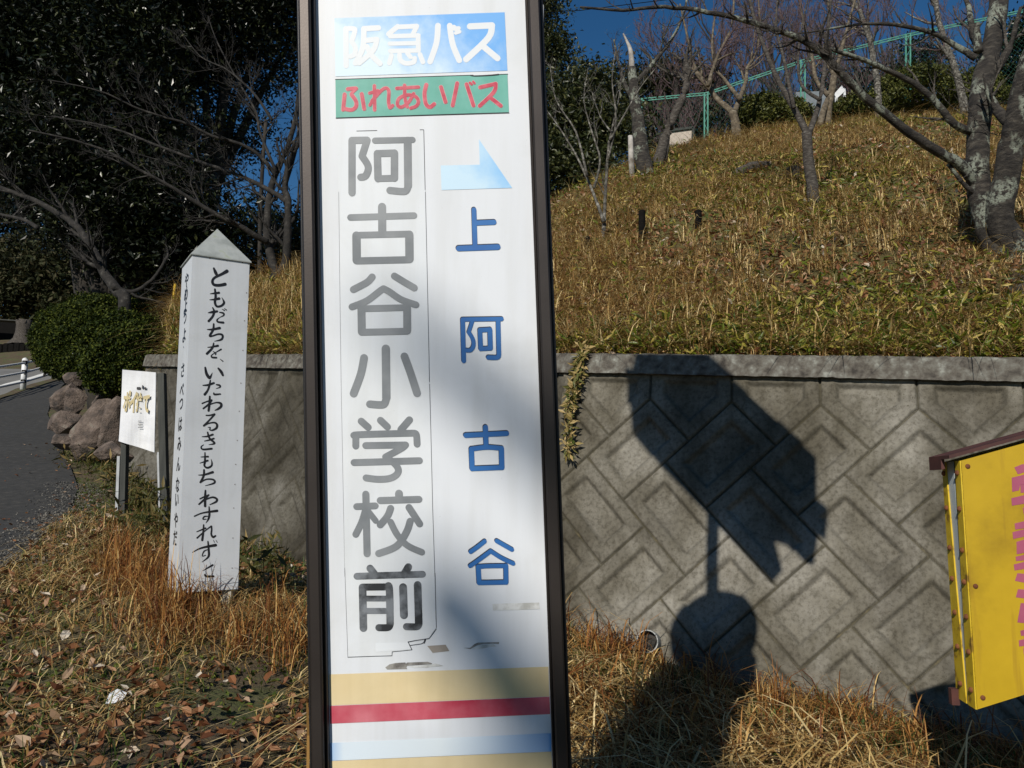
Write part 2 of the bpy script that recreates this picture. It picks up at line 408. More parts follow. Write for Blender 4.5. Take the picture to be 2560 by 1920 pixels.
HU, HT = np.meshgrid(hu, ht, indexing='ij')
HV = hill_uv(HU.ravel(), HT.ravel())
hl = mk('hill', HV, gridfaces(len(hu), len(ht)), M['hill'], smooth=True); tag(hl, kind='structure')
def hill_pt(px, py):
    """first hill point along a pixel's ray"""
    d = ray(px, py); u = d[0] / d[1]; t = np.linspace(0, 1, 700)
    P = hill_uv(np.full(700, u), t); e = P[:, 2] / P[:, 1] - d[2] / d[1]
    k = int(np.argmax(e > 0)) if (e > 0).any() else 699
    return P[k]

# ------------------------------------------------------------------ retaining wall with relief blocks
BAY = 0.499; BW = BAY / math.sqrt(2); BL = BW * 1.56
def relief(a, h, anchor):
    """recess depth and seam amount at wall coordinates (a to the right, h down the face)"""
    s2 = math.sqrt(2)
    p = ((a - anchor[0]) + (h - anchor[1])) / s2; q = ((h - anchor[1]) - (a - anchor[0])) / s2
    dmin = np.full(a.shape, -1.0); asp = np.zeros(a.shape)
    W, L = BW, BL
    j0 = (p + q) / (2 * L)                        # vertical cell
    for dj in (-1, 0, 1):
        j = np.floor(j0) + dj
        i0 = np.floor((p - j * L) / W)
        for di in (-2, -1, 0, 1, 2):
            i = i0 + di
            P = p - i * W - j * L; Q = q + i * W - j * L
            ok = j >= 0
            d1 = np.minimum(np.minimum(P, L - P), np.minimum(Q, W - Q))           # block lying "\"
            d2 = np.minimum(np.minimum(P, W - P), np.minimum(Q + L, -Q))          # block lying "/"
            dmin = np.where(ok & (d1 > dmin), d1, dmin)
            dmin = np.where(ok & (d2 > dmin), d2, dmin)
    top = dmin < 0
    # five-sided blocks of the top course
    ac = (a - anchor[0] - BL / s2) / BAY; fr = (ac - np.floor(ac)) * BAY
    dv = np.minimum(fr, BAY - fr)
    # distance to the slanted feet: V notch between neighbouring "/" blocks
    topz = anchor[1] - BL / s2
    e1 = (topz + fr - h) / s2                      # left foot, falls to the right
    e2 = (topz + (BAY - fr) - h) / s2              # right foot
    dt = np.minimum(np.minimum(dv, np.minimum(e1, e2)), h + 0.05)
    dmin = np.where(top, np.maximum(dt, 0), dmin)
    m = np.where(top, 0.075, 0.072)
    st = np.clip((dmin - m) / 0.03, 0, 1); st = st * st * (3 - 2 * st)
    rec = 0.03 * st
    groove = np.clip(1 - dmin / 0.0085, 0, 1)
    rec = rec + 0.02 * np.clip(groove * 1.6, 0, 1)
    rim = np.exp(-((dmin - m - 0.006) / 0.014) ** 2)  # recess rims take part of the same dark tint
    return rec, np.clip(groove * 0.95 + 0.16 * rim, 0, 1)
wr = empty('retaining_wall', C0 + np.array([0, 0, -0.9]), 'grey concrete retaining wall of diagonal relief blocks below the grassy slope', 'wall')
COP = 0.135
anc = hit_plane(2109, 1185, topR(0), FNR)
ancR = (float(np.dot(anc - C0, TW)), float((topR(np.dot(anc - C0, TW))[2] - anc[2]) - COP))
def wall_face(topf, n, a0, a1, hmax, anchor, step, mat):
    aa = np.arange(a0, a1 + step, step); hh = np.arange(0, hmax + step, step)
    A, H = np.meshgrid(aa, hh, indexing='ij')
    rec, seam = relief(A, H, anchor)
    dn = np.array([0, 0, -1.0]) + n * BAT
    T = np.array([topf(0) + (topf(1) - topf(0)) * 1.0 * k for k in aa])
    fn = n + np.array([0, 0, BAT]); fn = fn / np.linalg.norm(fn)
    V = T[:, None, :] + (H + COP)[:, :, None] * dn[None, None] - rec[:, :, None] * fn[None, None] - 0.03 * n[None, None]
    fc = gridfaces(len(aa), len(hh))
    if np.dot(np.cross(V[1, 0] - V[0, 0], V[0, 1] - V[0, 0]), fn) < 0: fc = fc[:, ::-1]
    return mk('block_face', V.reshape(-1, 3), fc, mat, wr, smooth=True, attrs={'seam': seam.ravel()})
wall_face(topR, NW, -0.08, REND, 2.3, ancR, 0.0068, M['concrete'])
lf = wall_face(lambda k: topL(k), NL, 0.02, LEND, 1.9, (0.25, ancR[1]), 0.011, M['concrete_stain_shade'])
lf['label'] = 'stained stretch of wall behind the white post, its colour also darkened for tree shade'
def coping(topf, n, a0, a1, mat):
    k = int((a1 - a0) / 0.03); aa = np.linspace(a0, a1, k)
    r = np.random.default_rng(5)
    prof = [(-0.03 + COP * BAT, -COP), (0.012 + COP * BAT, -COP), (0.012 + 0.02 * BAT, -0.014), (-0.004, 0.0), (-0.22, 0.0), (-0.22, -COP)]
    V = []
    for x in aa:
        T = topf(0) + (topf(1) - topf(0)) * x
        for (o, z) in prof:
            V.append(T + n * (o + r.normal(0, 0.0012)) + np.array([0, 0, z + r.normal(0, 0.0015)]))
    np_ = len(prof); Fc = []
    for i in range(k - 1):
        for j in range(np_):
            j2 = (j + 1) % np_
            Fc.append((i * np_ + j, i * np_ + j2, (i + 1) * np_ + j2, (i + 1) * np_ + j))
    Fc.append(tuple(range(np_))); Fc.append(tuple((k - 1) * np_ + j for j in range(np_)))
    return mk('coping', V, Fc, mat, wr)
coping(topR, NW, -0.02, REND, M['coping'])
coping(topL, NL, 0.0, LEND, M['coping'])
def drain(px, py, fn, t, rpx):
    c = hit_plane(px, py, topR(0) if fn is FNR else topL(0), fn) - fn * 0.03
    Y = c[1]; r = px2m(rpx, Y); up = np.cross(t, fn); up = up / np.linalg.norm(up)
    V = []; n = 24
    for (rr, dz) in ((r, -0.05), (r, 0.03), (r * 0.9, 0.03), (r * 0.9, -0.02)):
        for k in range(n):
            a = 2 * math.pi * k / n
            V.append(c + fn * dz + rr * (math.cos(a) * t + math.sin(a) * up))
    Fc = [(L * n + k, L * n + (k + 1) % n, (L + 1) * n + (k + 1) % n, (L + 1) * n + k) for L in range(3) for k in range(n)]
    o = mk('drain_pipe', V, Fc, M['pvc'], wr)
    mk('pipe_mouth', V[3 * n:], [tuple(range(n))], M['pipe_shade'], o)  # dark disc painted for the shade inside the pipe
drain(1618, 1603, FNR, TW, 27); drain(681, 1320, FNL, TL, 17)

# ------------------------------------------------------------------ road, path and gravel on the left
def strip(name, A, B, mat, lift, n=60, m=14):
    """sheet draped on the ground between two world polylines"""
    def res(P):
        P = np.array(P)[:, :2]; d = np.concatenate([[0], np.cumsum(np.linalg.norm(np.diff(P, axis=0), axis=1))]); t = np.linspace(0, d[-1], n)
        return np.stack([np.interp(t, d, P[:, 0]), np.interp(t, d, P[:, 1])], axis=1)
    a, b = res(A), res(B); f = np.linspace(0, 1, m)
    Q = a[:, None] * (1 - f)[None, :, None] + b[:, None] * f[None, :, None]
    x, y = Q[..., 0], Q[..., 1]
    nr = np.exp(-(np.maximum(np.hypot(x + 1, y - 4) - 14, 0) / 8) ** 2)
    V = np.stack([x, y, ground(x, y) + sines(x, y, 0.035, 3, 2.2, 3) * nr + lift], axis=2)
    o = mk(name, V.reshape(-1, 3), gridfaces(n, m), mat, smooth=True); tag(o, kind='structure'); return o
GH = lambda pts: [ground_hit(*p) for p in pts]
edgeR = GH([(-420, 1600), (-180, 1500), (30, 1420), (140, 1320), (196, 1225), (150, 1110), (118, 1040), (128, 1002), (150, 972), (182, 945)])
edgeL = [np.array(q) for q in ((-9, 2, 0), (-9, 4, 0), (-9.2, 6, 0), (-9.6, 8, 0), (-10.2, 11, 0))] + GH([(-100, 1050), (0, 1000), (57, 978), (150, 952), (190, 938)])
strip('path', edgeR, edgeL, M['asphalt'], 0.02, 120, 40)
rd1 = [p + np.array([-0.35, 0.25, 0]) for p in edgeL]
rd2 = [np.array(q) for q in ((-16, 2, 0), (-16, 4, 0), (-16.5, 6, 0), (-17, 8, 0), (-18, 12, 0))] + GH([(-250, 960), (-60, 893), (40, 886), (130, 876), (200, 870)])
strip('road', rd1, rd2, M['road'], 0.03, 90, 30)
ln1 = [p + np.array([-0.9, 0.5, 0]) for p in edgeL]; ln2 = [p + np.array([-1.13, 0.63, 0]) for p in edgeL]
strip('edge_line', ln1, ln2, M['line'], 0.036, 90, 3)
strip('far_edge_line', [a * 0.93 + b * 0.07 for a, b in zip(rd2, rd1)], [a * 0.9 + b * 0.1 for a, b in zip(rd2, rd1)], M['line'], 0.036, 90, 3)
strip('verge', [p + np.array([0.05, -0.05, 0]) for p in edgeL], rd1, M['soil'], 0.034, 90, 6)

# guard rail
gp = ground_hit(57, 977); gdir = ground_hit(150, 952) - ground_hit(0, 1000); gdir[2] = 0; gdir /= np.linalg.norm(gdir)
rl = empty('guard_rail', gp, 'white pipe guard rail between the footpath and the road', 'guard rail')
def gbase(k):
    p = gp + gdir * k; p[2] = ground(p[0], p[1]) + 0.02; return p
for k in (-8, -4, 0, 4):
    m = MB(); b = gbase(k); m.tube([b, b + [0, 0, 0.78]], 0.068, 14); m.tube([b + [0, 0, 0.78], b + [0, 0, 0.80], b + [0, 0, 0.815]], [0.06, 0.045, 0.01], 14)
    m.build('post', M['white_paint'], rl, True)
for h in (0.2, 0.44, 0.68):
    m = MB(); m.tube([gbase(k) + [0, 0, h] + np.array([0.07, -0.05, 0]) for k in (-10, -8, -4, 0, 4, 7)], 0.028, 8); m.build('rail', M['white_paint'], rl, True)
    mb = MB(); b = gbase(0) + np.array([0, 0, h])
    mb.box(b + gdir * -0.08 + np.array([0.05, -0.04, 0]), gdir, [0, 0, 1], np.cross(gdir, [0, 0, 1]), 0.05, 0.04, 0.05, 0.01); mb.build('bracket', M['black_wood'], rl)

# ------------------------------------------------------------------ plant builders
def blades(P, h, wd, bend, r, droop=0.0):
    """curved tapering grass blades"""
    n = len(P); az = r.uniform(0, 2 * math.pi, n); D = np.stack([np.cos(az), np.sin(az), np.zeros(n)], 1)
    S = np.stack([-np.sin(az + r.normal(0, .5, n)), np.cos(az), np.zeros(n)], 1)
    up = np.array([0, 0, 1.0]); V = np.zeros((n, 9, 3))
    ts = (0, 0.28, 0.55, 0.8, 1.0); wf = (0.8, 1.0, 0.85, 0.55, 0)
    for k, t in enumerate(ts):
        fall = bend * t * t
        c = P + up[None] * (h * (t - 0.45 * fall * t - droop * t ** 3))[:, None] + D * (h * fall * 0.9)[:, None]
        if k < 4:
            V[:, 2 * k] = c - S * (wd * wf[k] / 2)[:, None]; V[:, 2 * k + 1] = c + S * (wd * wf[k] / 2)[:, None]
        else: V[:, 8] = c
    b = (np.arange(n) * 9)[:, None]
    quads = np.concatenate([b + np.array([[0, 1, 3, 2]]), b + np.array([[2, 3, 5, 4]]), b + np.array([[4, 5, 7, 6]])])
    return V.reshape(-1, 3), [quads, b + np.array([[6, 7, 8]])]
def leaves(P, L, asp, r, N=None, spread=1.0, fold=0.25, axis_dir=None, six=False):
    """folded leaf-shaped faces; N = mean facing, spread = how far they turn from it"""
    n = len(P)
    nn = r.normal(0, 1, (n, 3)) * spread
    if N is not None: nn = nn + N
    nn /= np.linalg.norm(nn, axis=1)[:, None] + 1e-9
    d = r.normal(0, 1, (n, 3)) if axis_dir is None else axis_dir + r.normal(0, 0.35, (n, 3))
    d -= nn * (d * nn).sum(1)[:, None]; d /= np.linalg.norm(d, axis=1)[:, None] + 1e-9
    s = np.cross(nn, d); L = np.broadcast_to(np.asarray(L, float), (n,)); wd = L * asp / 2
    f = nn * (wd * fold)[:, None]
    if not six:
        V = np.stack([P, P + d * (L * .45)[:, None] + s * wd[:, None] + f, P + d * L[:, None], P + d * (L * .45)[:, None] - s * wd[:, None] + f], 1)
        b = (np.arange(n) * 4)[:, None]
        return V.reshape(-1, 3), [np.concatenate([b + np.array([[0, 2, 1]]), b + np.array([[0, 3, 2]])])]
    cu = nn * (L * r.uniform(-.35, .5, n))[:, None]
    mid = P + d * (L * .5)[:, None] - cu * .4
    V = np.stack([P, P + d * (L * .28)[:, None] + s * (wd * .85)[:, None] + f, P + d * (L * .65)[:, None] + s * (wd * r.uniform(.6, 1, n))[:, None] + f - cu * .2, P + d * L[:, None] + cu * .3,
                  P + d * (L * .65)[:, None] - s * (wd * r.uniform(.6, 1, n))[:, None] + f * .8 - cu * .2, P + d * (L * .28)[:, None] - s * (wd * .85)[:, None] + f, mid], 1)
    b = (np.arange(n) * 7)[:, None]
    return V.reshape(-1, 3), [np.concatenate([b + np.array([[6, i, (i + 1) % 6]]) for i in range(6)])]
def merge(parts):
    Vs, Fs, n = [], {}, 0
    for V, F_ in parts:
        for a in F_: Fs.setdefault(a.shape[1], []).append(a + n)
        Vs.append(V); n += len(V)
    return np.concatenate(Vs), [np.concatenate(v) for v in Fs.values()]

class Tree:
    """branching tubes"""
    def __init__(s, seed): s.r = np.random.default_rng(seed); s.m = MB(); s.t = MB(); s.tips = []
    def limb(s, pts, r0, r1, n=10, fine=False, sub=4):
        P = np.array(pts, float); t = np.linspace(0, len(P) - 1, (len(P) - 1) * sub + 1)
        Q = catmull(P, t)
        if len(Q) > 4: Q[1:-1] += s.r.normal(0, 1, (len(Q) - 2, 3)) * min(r0 * 0.05, 0.006)
        rad = r0 + (r1 - r0) * np.linspace(0, 1, len(Q)) ** 0.8
        rad = rad * (1 + s.r.normal(0, 0.025, len(Q)))
        (s.t if fine else s.m).tube(Q, rad, n)
        return Q, rad
    def grow(s, p, d, L, r, lvl, up=0.12, wig=0.22, kids=(4, 3, 3), ang=0.75, minr=0.002, flat=None, ratio=0.55):
        d = d / np.linalg.norm(d); k = 6 if lvl > 1 else 5
        pts = [p]; q = p
        for i in range(k):
            d = d + s.r.normal(0, wig, 3) / 1.6 + np.array([0, 0, up]) / 2
            d = d / np.linalg.norm(d); q = q + d * L / k; pts.append(q)
        pts = np.array(pts); rad = np.maximum(r * (1 - 0.75 * np.linspace(0, 1, k + 1)), minr * 0.6)
        (s.m if r > 0.02 else s.t).tube(pts, rad, 7 if r > 0.02 else (4 if r > 0.006 else 3), caps=False)
        s.tips.append(pts[-1])
        if lvl > 0: s.sprout(pts, rad, L, lvl, kids, up, wig, ang, minr, ratio)
    def sprout(s, pts, rad, L, lvl, kids, up=0.12, wig=0.22, ang=0.75, minr=0.002, ratio=0.55, lo=0.2):
        nk = kids[max(len(kids) - lvl, 0)]
        for c in range(nk):
            f = s.r.uniform(lo, 1.0) * (len(pts) - 1); i = min(int(f), len(pts) - 2); p = pts[i] + (pts[i + 1] - pts[i]) * (f - i)
            d = pts[i + 1] - pts[i]; d = d / np.linalg.norm(d)
            v = s.r.normal(0, 1, 3); v -= d * v.dot(d); v /= np.linalg.norm(v)
            dd = d * math.cos(ang) + v * math.sin(ang) * s.r.uniform(.7, 1.2)
            s.grow(p, dd, L * ratio * s.r.uniform(.6, 1.2) * (1 - 0.35 * f / len(pts)), max(rad[i] * 0.55, minr), lvl - 1, up, wig, kids, ang, minr, None, ratio)
    def build(s, root, bark, twig=None):
        if s.m.V: s.m.build('trunk', bark, root, True)
        if s.t.V: s.t.build('twigs', twig or bark, root, True)
def catmull(P, t):
    P = np.asarray(P, float); n = len(P); out = []
    for x in t:
        i = min(int(x), n - 2); f = x - i
        p0, p1, p2, p3 = P[max(i - 1, 0)], P[i], P[i + 1], P[min(i + 2, n - 1)]
        out.append(0.5 * ((2 * p1) + (-p0 + p2) * f + (2 * p0 - 5 * p1 + 4 * p2 - p3) * f * f + (-p0 + 3 * p1 - 3 * p2 + p3) * f ** 3))
    return np.array(out)
def A(*pts): return [at(*p) for p in pts]

def crown(root, blobs, n_cl, per, L, asp, mat, seed, spread=0.33, name='crown'):
    """leaf clumps spread through a set of ellipsoids (centre, radii)"""
    r = np.random.default_rng(seed); vol = np.array([b[1][0] * b[1][1] * b[1][2] for b in blobs]); vol = vol / vol.sum()
    P = []
    for (c, ra), f in zip(blobs, vol):
        k = max(int(n_cl * f), 1); v = r.normal(0, 1, (k, 3)); v /= np.linalg.norm(v, axis=1)[:, None]
        rr = r.uniform(0.15, 1.0, k) ** 0.45
        C = np.asarray(c) + v * rr[:, None] * np.asarray(ra)
        q = r.normal(0, spread, (k, per, 3)) * np.array([1, 1, 0.55]) + C[:, None]
        P.append(q.reshape(-1, 3))
    P = np.concatenate(P); sz = L * r.uniform(.6, 1.3, len(P))
    N = np.tile(np.array([0, 0, 0.7]), (len(P), 1))
    V, Fc = leaves(P, sz, asp, r, N, 0.8, 0.25)
    return mk(name, V, Fc, mat, root)

# ------------------------------------------------------------------ lettering helpers
def strokes_mesh(name, strokes, to3d, nrm, mat, parent, z0=0.0006, k=1.0, smooth=True, dz=0.00002):
    """each stroke: [(x, y, width), ...] in photo pixels; round ends and joints"""
    V, Fc = [], []; cnt = 0
    for st in strokes:
        S = np.array(st, float)
        if smooth and len(S) > 2:
            S = catmull(S, np.linspace(0, len(S) - 1, (len(S) - 1) * 5 + 1))
        for i in range(len(S)):
            x, y, wd = S[i]; wd *= k; cnt += 1; b = len(V)
            for a in range(14):
                q = 2 * math.pi * a / 14
                V.append(to3d(x + math.cos(q) * wd / 2, y + math.sin(q) * wd / 2) + nrm * (z0 + cnt * dz))
            Fc.append(tuple(range(b + 13, b - 1, -1)))
            if i + 1 < len(S):
                x2, y2, w2 = S[i + 1]; w2 *= k; dx, dy = x2 - x, y2 - y; L = math.hypot(dx, dy)
                if L < 1e-6: continue
                nx, ny = -dy / L, dx / L; b = len(V); cnt += 1
                for (X_, Y_, W_) in ((x, y, wd), (x2, y2, w2)):
                    for sg in (-1, 1): V.append(to3d(X_ + nx * W_ / 2 * sg, Y_ + ny * W_ / 2 * sg) + nrm * (z0 + cnt * dz))
                Fc.append((b, b + 2, b + 3, b + 1))
    return mk(name, V, Fc, mat, parent)
def chars(name, strokes, bounds, ax, to3d, nrm, mat, parent, z0, dz=0.0000015, edge=None):
    """one mesh per written character; bounds cut the strokes by their mean x (ax 0) or y (ax 1)"""
    key = lambda st: int(np.searchsorted(bounds, np.mean([q[ax] for q in st])))
    for g in sorted(set(key(st) for st in strokes)):
        S = [st for st in strokes if key(st) == g]
        o = strokes_mesh(name, S, to3d, nrm, mat, parent, z0, dz=dz)
        if edge: strokes_mesh('character_edge', [[(x + edge[1], y + edge[2], w_) for x, y, w_ in st] for st in S], to3d, nrm, edge[0], o, edge[4], edge[3], dz=dz * 0.6)
def poly_mesh(name, polys, to3d, nrm, mat, parent, z0):
    V, Fc = [], []
    for i, P in enumerate(polys):
        b = len(V)
        for (x, y) in P: V.append(to3d(x, y) + nrm * (z0 + i * 0.00003))
        Fc.append(tuple(range(b + len(P) - 1, b - 1, -1)))
    return mk(name, V, Fc, mat, parent)

# ------------------------------------------------------------------ the bus stop sign
LEAN, ROLL = R(3.6), R(1.95)
up0 = np.array([0, -math.sin(LEAN), math.cos(LEAN)]); SN = np.array([0, -math.cos(LEAN), -math.sin(LEAN)])
SRt = np.array([math.cos(ROLL), 0, 0]) + math.sin(ROLL) * up0; SUp = math.cos(ROLL) * up0 - math.sin(ROLL) * np.array([1.0, 0, 0])
SO = at(1075, 960, 1.45)
def sgn(px, py): return hit_plane(px, py, SO, SN)
def sloc(px, py):
    q = sgn(px, py) - SO; return np.dot(q, SRt), np.dot(q, SUp)
xl = np.mean([sloc(782, 5)[0], sloc(808, 960)[0], sloc(834, 1910)[0]]); xr = np.mean([sloc(1304, 5)[0], sloc(1347, 960)[0], sloc(1389, 1910)[0]])
FW = px2m(47, 1.45)
ztop, zbot = 0.92, -1.30
def SL(x, y, z=0): return SO + SRt * x + SUp * y + SN * z
bs_root = empty('bus_stop_sign', SL((xl + xr) / 2, zbot), 'tall white bus stop sign with brown metal frame and blue and grey lettering', 'bus stop')
def panelmat(name, base, fade, scale, lo, hi, rough=0.45, stretch=None, speck=True):
    m, nt, bs = newmat(name)
    f = ramp(nt, noise(nt, scale, 5, 0.55, stretch=stretch), [(lo, (0, 0, 0)), (hi, (1, 1, 1))])
    c = mixc(nt, f, base, fade)
    if speck:
        sp = ramp(nt, noise(nt, 260, 2, 0.5), [(0.72, (1, 1, 1)), (0.8, (0.75, 0.74, 0.72))])
        c = mixc(nt, 0.6, c, sp, 'MULTIPLY')
    if speck:
        stk = ramp(nt, noise(nt, 22, 4, 0.6, stretch=(1, 1, 0.06)), [(0.36, (0.93, 0.925, 0.91)), (0.56, (1, 1, 1))])
        c = mixc(nt, 0.8, c, stk, 'MULTIPLY')
        gr_ = ramp(nt, noise(nt, 3.3, 6, 0.65, dist=0.8), [(0.34, (0.92, 0.915, 0.9)), (0.5, (1, 1, 1))]); c = mixc(nt, 0.8, c, gr_, 'MULTIPLY')
    nt.links.new(c, bs.inputs["Base Color"]); bs.inputs["Roughness"].default_value = rough
    bs.inputs["Specular IOR Level"].default_value = 0.35
    return m
M['panel'] = panelmat('panel', (0.655, 0.68, 0.725), (0.70, 0.725, 0.765), 2.5, 0.35, 0.65)
M['sticker'] = panelmat('sticker', (0.66, 0.69, 0.73), (0.71, 0.735, 0.765), 5, 0.35, 0.65, 0.35)
M['cream'] = panelmat('cream', (0.64, 0.51, 0.28), (0.72, 0.60, 0.38), 6, 0.3, 0.7)
M['red_band'] = panelmat('red_band', (0.45, 0.04, 0.075), (0.62, 0.2, 0.24), 9, 0.4, 0.75, stretch=(1, 1, 1))
M['frame'] = surf('frame', [(0.3, (0.036, 0.029, 0.026)), (0.7, (0.05, 0.041, 0.037))], 6, 0.42, 300, 0.12, 0.001, metal=0.55)
M['frame_dark'] = surf('frame_dark', [(0.3, (0.008, 0.007, 0.008)), (0.7, (0.014, 0.012, 0.012))], 6, 0.5)
M['green_banner'] = panelmat('green_banner', (0.10, 0.37, 0.30), (0.15, 0.43, 0.36), 30, 0.35, 0.7)
M['grey_ink'] = panelmat('grey_ink', (0.17, 0.185, 0.20), (0.26, 0.275, 0.29), 12, 0.35, 0.65, speck=False)
M['grey_ink_dark'] = panelmat('grey_ink_dark', (0.03, 0.032, 0.036), (0.20, 0.215, 0.235), 26, 0.4, 0.62, speck=False)
M['blue_ink'] = panelmat('blue_ink', (0.025, 0.12, 0.36), (0.035, 0.155, 0.42), 15, 0.35, 0.65, speck=False)
M['dark_edge'] = surf('dark_edge', [(0.3, (0.012, 0.014, 0.02)), (0.7, (0.03, 0.03, 0.04))], 20, 0.7)
M['red_ink'] = panelmat('red_ink', (0.48, 0.03, 0.07), (0.62, 0.12, 0.16), 60, 0.4, 0.7)
M['pink_halo'] = surf('pink_halo', [(0.3, (0.5, 0.3, 0.3)), (0.7, (0.6, 0.4, 0.38))], 20, 0.6)
M['white_ink'] = surf('white_ink', [(0.3, (0.66, 0.70, 0.74)), (0.7, (0.72, 0.74, 0.77))], 8, 0.5)
M['scrape'] = panelmat('scrape', (0.10, 0.09, 0.085), (0.3, 0.29, 0.27), 60, 0.35, 0.6, 0.8)
M['tape'] = panelmat('tape', (0.45, 0.45, 0.43), (0.68, 0.69, 0.69), 40, 0.4, 0.6, 0.7)
M['patch'] = panelmat('patch', (0.27, 0.235, 0.20), (0.36, 0.32, 0.28), 20, 0.35, 0.65, 0.8)

def fademat(name, full, pale, xcenter, xw, zc, zw, nscale):
    """sun-bleached vinyl: the print has worn away unevenly (its own lasting wear)"""
    m, nt, bs = newmat(name)
    tc = nt.nodes.new("ShaderNodeTexCoord"); sx = nt.nodes.new("ShaderNodeSeparateXYZ"); nt.links.new(tc.outputs["Object"], sx.inputs[0])
    def lin(sock, lo, hi):
        mr = nt.nodes.new("ShaderNodeMapRange"); mr.inputs["From Min"].default_value = lo; mr.inputs["From Max"].default_value = hi
        nt.links.new(sock, mr.inputs[0]); return mr.outputs[0]
    gx_ = lin(sx.outputs[0], xcenter - xw, xcenter + xw)
    nz = noise(nt, nscale, 4, 0.6)
    ad = nt.nodes.new("ShaderNodeMath"); ad.operation = 'ADD'; nt.links.new(gx_, ad.inputs[0]); nt.links.new(nz, ad.inputs[1])
    if zw:
        gz2 = lin(sx.outputs[2], zc - zw, zc + zw); ad2 = nt.nodes.new("ShaderNodeMath"); ad2.operation = 'MULTIPLY_ADD'; ad2.inputs[1].default_value = 0.45
        nt.links.new(gz2, ad2.inputs[0]); nt.links.new(ad.outputs[0], ad2.inputs[2]); ad = ad2
    hf = nt.nodes.new("ShaderNodeMath"); hf.operation = 'MULTIPLY'; hf.inputs[1].default_value = 0.5; nt.links.new(ad.outputs[0], hf.inputs[0])
    c = ramp(nt, hf.outputs[0], [(0.46, pale), (0.6, tuple((a + b) / 2 for a, b in zip(pale, full))), (0.76, full)])
    nt.links.new(c, bs.inputs["Base Color"]); bs.inputs["Roughness"].default_value = 0.5
    return m
# board behind the faces
m = MB(); m.box(SL((xl + xr) / 2, (ztop + zbot) / 2, -0.025), SRt, SUp, SN, (xr - xl) / 2 + 0.004, (ztop - zbot) / 2, 0.025)
panel = m.build('panel', M['panel'], bs_root)
# frame: four profiled bars
def frame_bar(c0, c1, side, half):
    mm = MB(); d = np.array(c1) - np.array(c0)
    mid = (np.array(c0) + np.array(c1)) / 2
    if side in 'LR':
        s = -1 if side == 'L' else 1
        mm.box(SL(mid[0] + s * half * 0.95, mid[1], -0.008), SRt, SUp, SN, half * 0.62, abs(d[1]) / 2, 0.035, 0.003)
        o = mm.build('frame_bar', M['frame'], bs_root)
        m2 = MB(); m2.box(SL(mid[0] + s * half * 0.17, mid[1], -0.012), SRt, SUp, SN, half * 0.155, abs(d[1]) / 2 - 0.004, 0.026, 0.002)
        m2.build('inner_lip', M['frame'], o)
        m3 = MB(); m3.box(SL(mid[0] + s * half * 1.78, mid[1], -0.022), SRt, SUp, SN, half * 0.2, abs(d[1]) / 2 - 0.004, 0.034, 0.002)
        m3.build('outer_lip', M['frame_dark'], o)
        m4 = MB(); m4.box(SL(mid[0] + s * half * 0.325, mid[1], -0.014), SRt, SUp, SN, half * 0.03, abs(d[1]) / 2 - 0.004, 0.018)
        m4.build('frame_groove', M['frame_dark'], o)
    else:
        s = 1 if side == 'T' else -1
        mm.box(SL(mid[0], mid[1] + s * half, -0.008), SRt, SUp, SN, abs(d[0]) / 2, half, 0.034, 0.003); mm.build('frame_bar', M['frame'], bs_root)
frame_bar((xl, zbot), (xl, ztop), 'L', FW / 2); frame_bar((xr, zbot), (xr, ztop), 'R', FW / 2)
frame_bar((xl - FW, ztop), (xr + FW, ztop), 'T', FW / 2); frame_bar((xl - FW, zbot), (xr + FW, zbot), 'B', FW / 2)
for s in (-1, 1):
    m = MB(); m.box(SL((xl + xr) / 2 + s * 0.14, zbot - 0.12, -0.03), SRt, SUp, SN, 0.03, 0.14, 0.03, 0.004); m.build('leg', M['frame_dark'], bs_root)

ZA = lambda P: [(740 + x / 3.16, y / 3.16) for x, y in P]
def conv(y0, S): return [[(740 + p[0] / 3.16, y0 + p[1] / 3.16, p[2] / 3.16) for p in st] for st in S]
def wl(wd, *pts): return [(x, y, wd) for x, y in pts]
# coloured bands at the foot
D4 = lambda P: [(740 + x / 3.16, 1420 + y / 3.16) for x, y in P]
def exact(P):
    """quad pushed out to the panel's own edges"""
    out = []
    for i, (x, y) in enumerate(P):
        u, v = sloc(x, y); u = xl + 0.001 if i in (0, 3) else xr - 0.001
        out.append(SL(u, v))
    return out
def band(name, P, mat, z):
    Q = exact(D4(P)); return mk(name, [q + SN * z for q in Q], [(3, 2, 1, 0)], mat, panel)
band('cream_band', [(268, 840), (2015, 778), (2028, 1013), (278, 1085)], M['cream'], 0.0005)
band('red_band', [(278, 1088), (2028, 1015), (2035, 1152), (285, 1228)], M['red_band'], 0.0008)
def edgefade(name, full, pale):
    m, nt, bs = newmat(name)
    tc = nt.nodes.new("ShaderNodeTexCoord"); sx = nt.nodes.new("ShaderNodeSeparateXYZ"); nt.links.new(tc.outputs["Generated"], sx.inputs[0])
    c = ramp(nt, sx.outputs[0], [(0.0, full), (0.012, mixt(full, pale, .5)), (0.06, mixt(full, pale, .9)), (0.5, pale), (0.72, mixt(full, pale, .8)), (0.96, mixt(full, pale, .45)), (0.985, mixt(full, pale, .35)), (1.0, full)])
    nt.links.new(c, bs.inputs["Base Color"]); bs.inputs["Roughness"].default_value = 0.5; return m
def mixt(a, b, f): return tuple(x + (y - x) * f for x, y in zip(a, b))
M['blue_band'] = edgefade('blue_band', (0.07, 0.3, 0.68), (0.70, 0.77, 0.82))
band('blue_band', [(292, 1380), (2040, 1303), (2048, 1445), (300, 1520)], M['blue_band'], 0.0011)
band('cream_band', [(300, 1522), (2048, 1447), (2065, 1760), (315, 1835)], M['cream'], 0.0014)
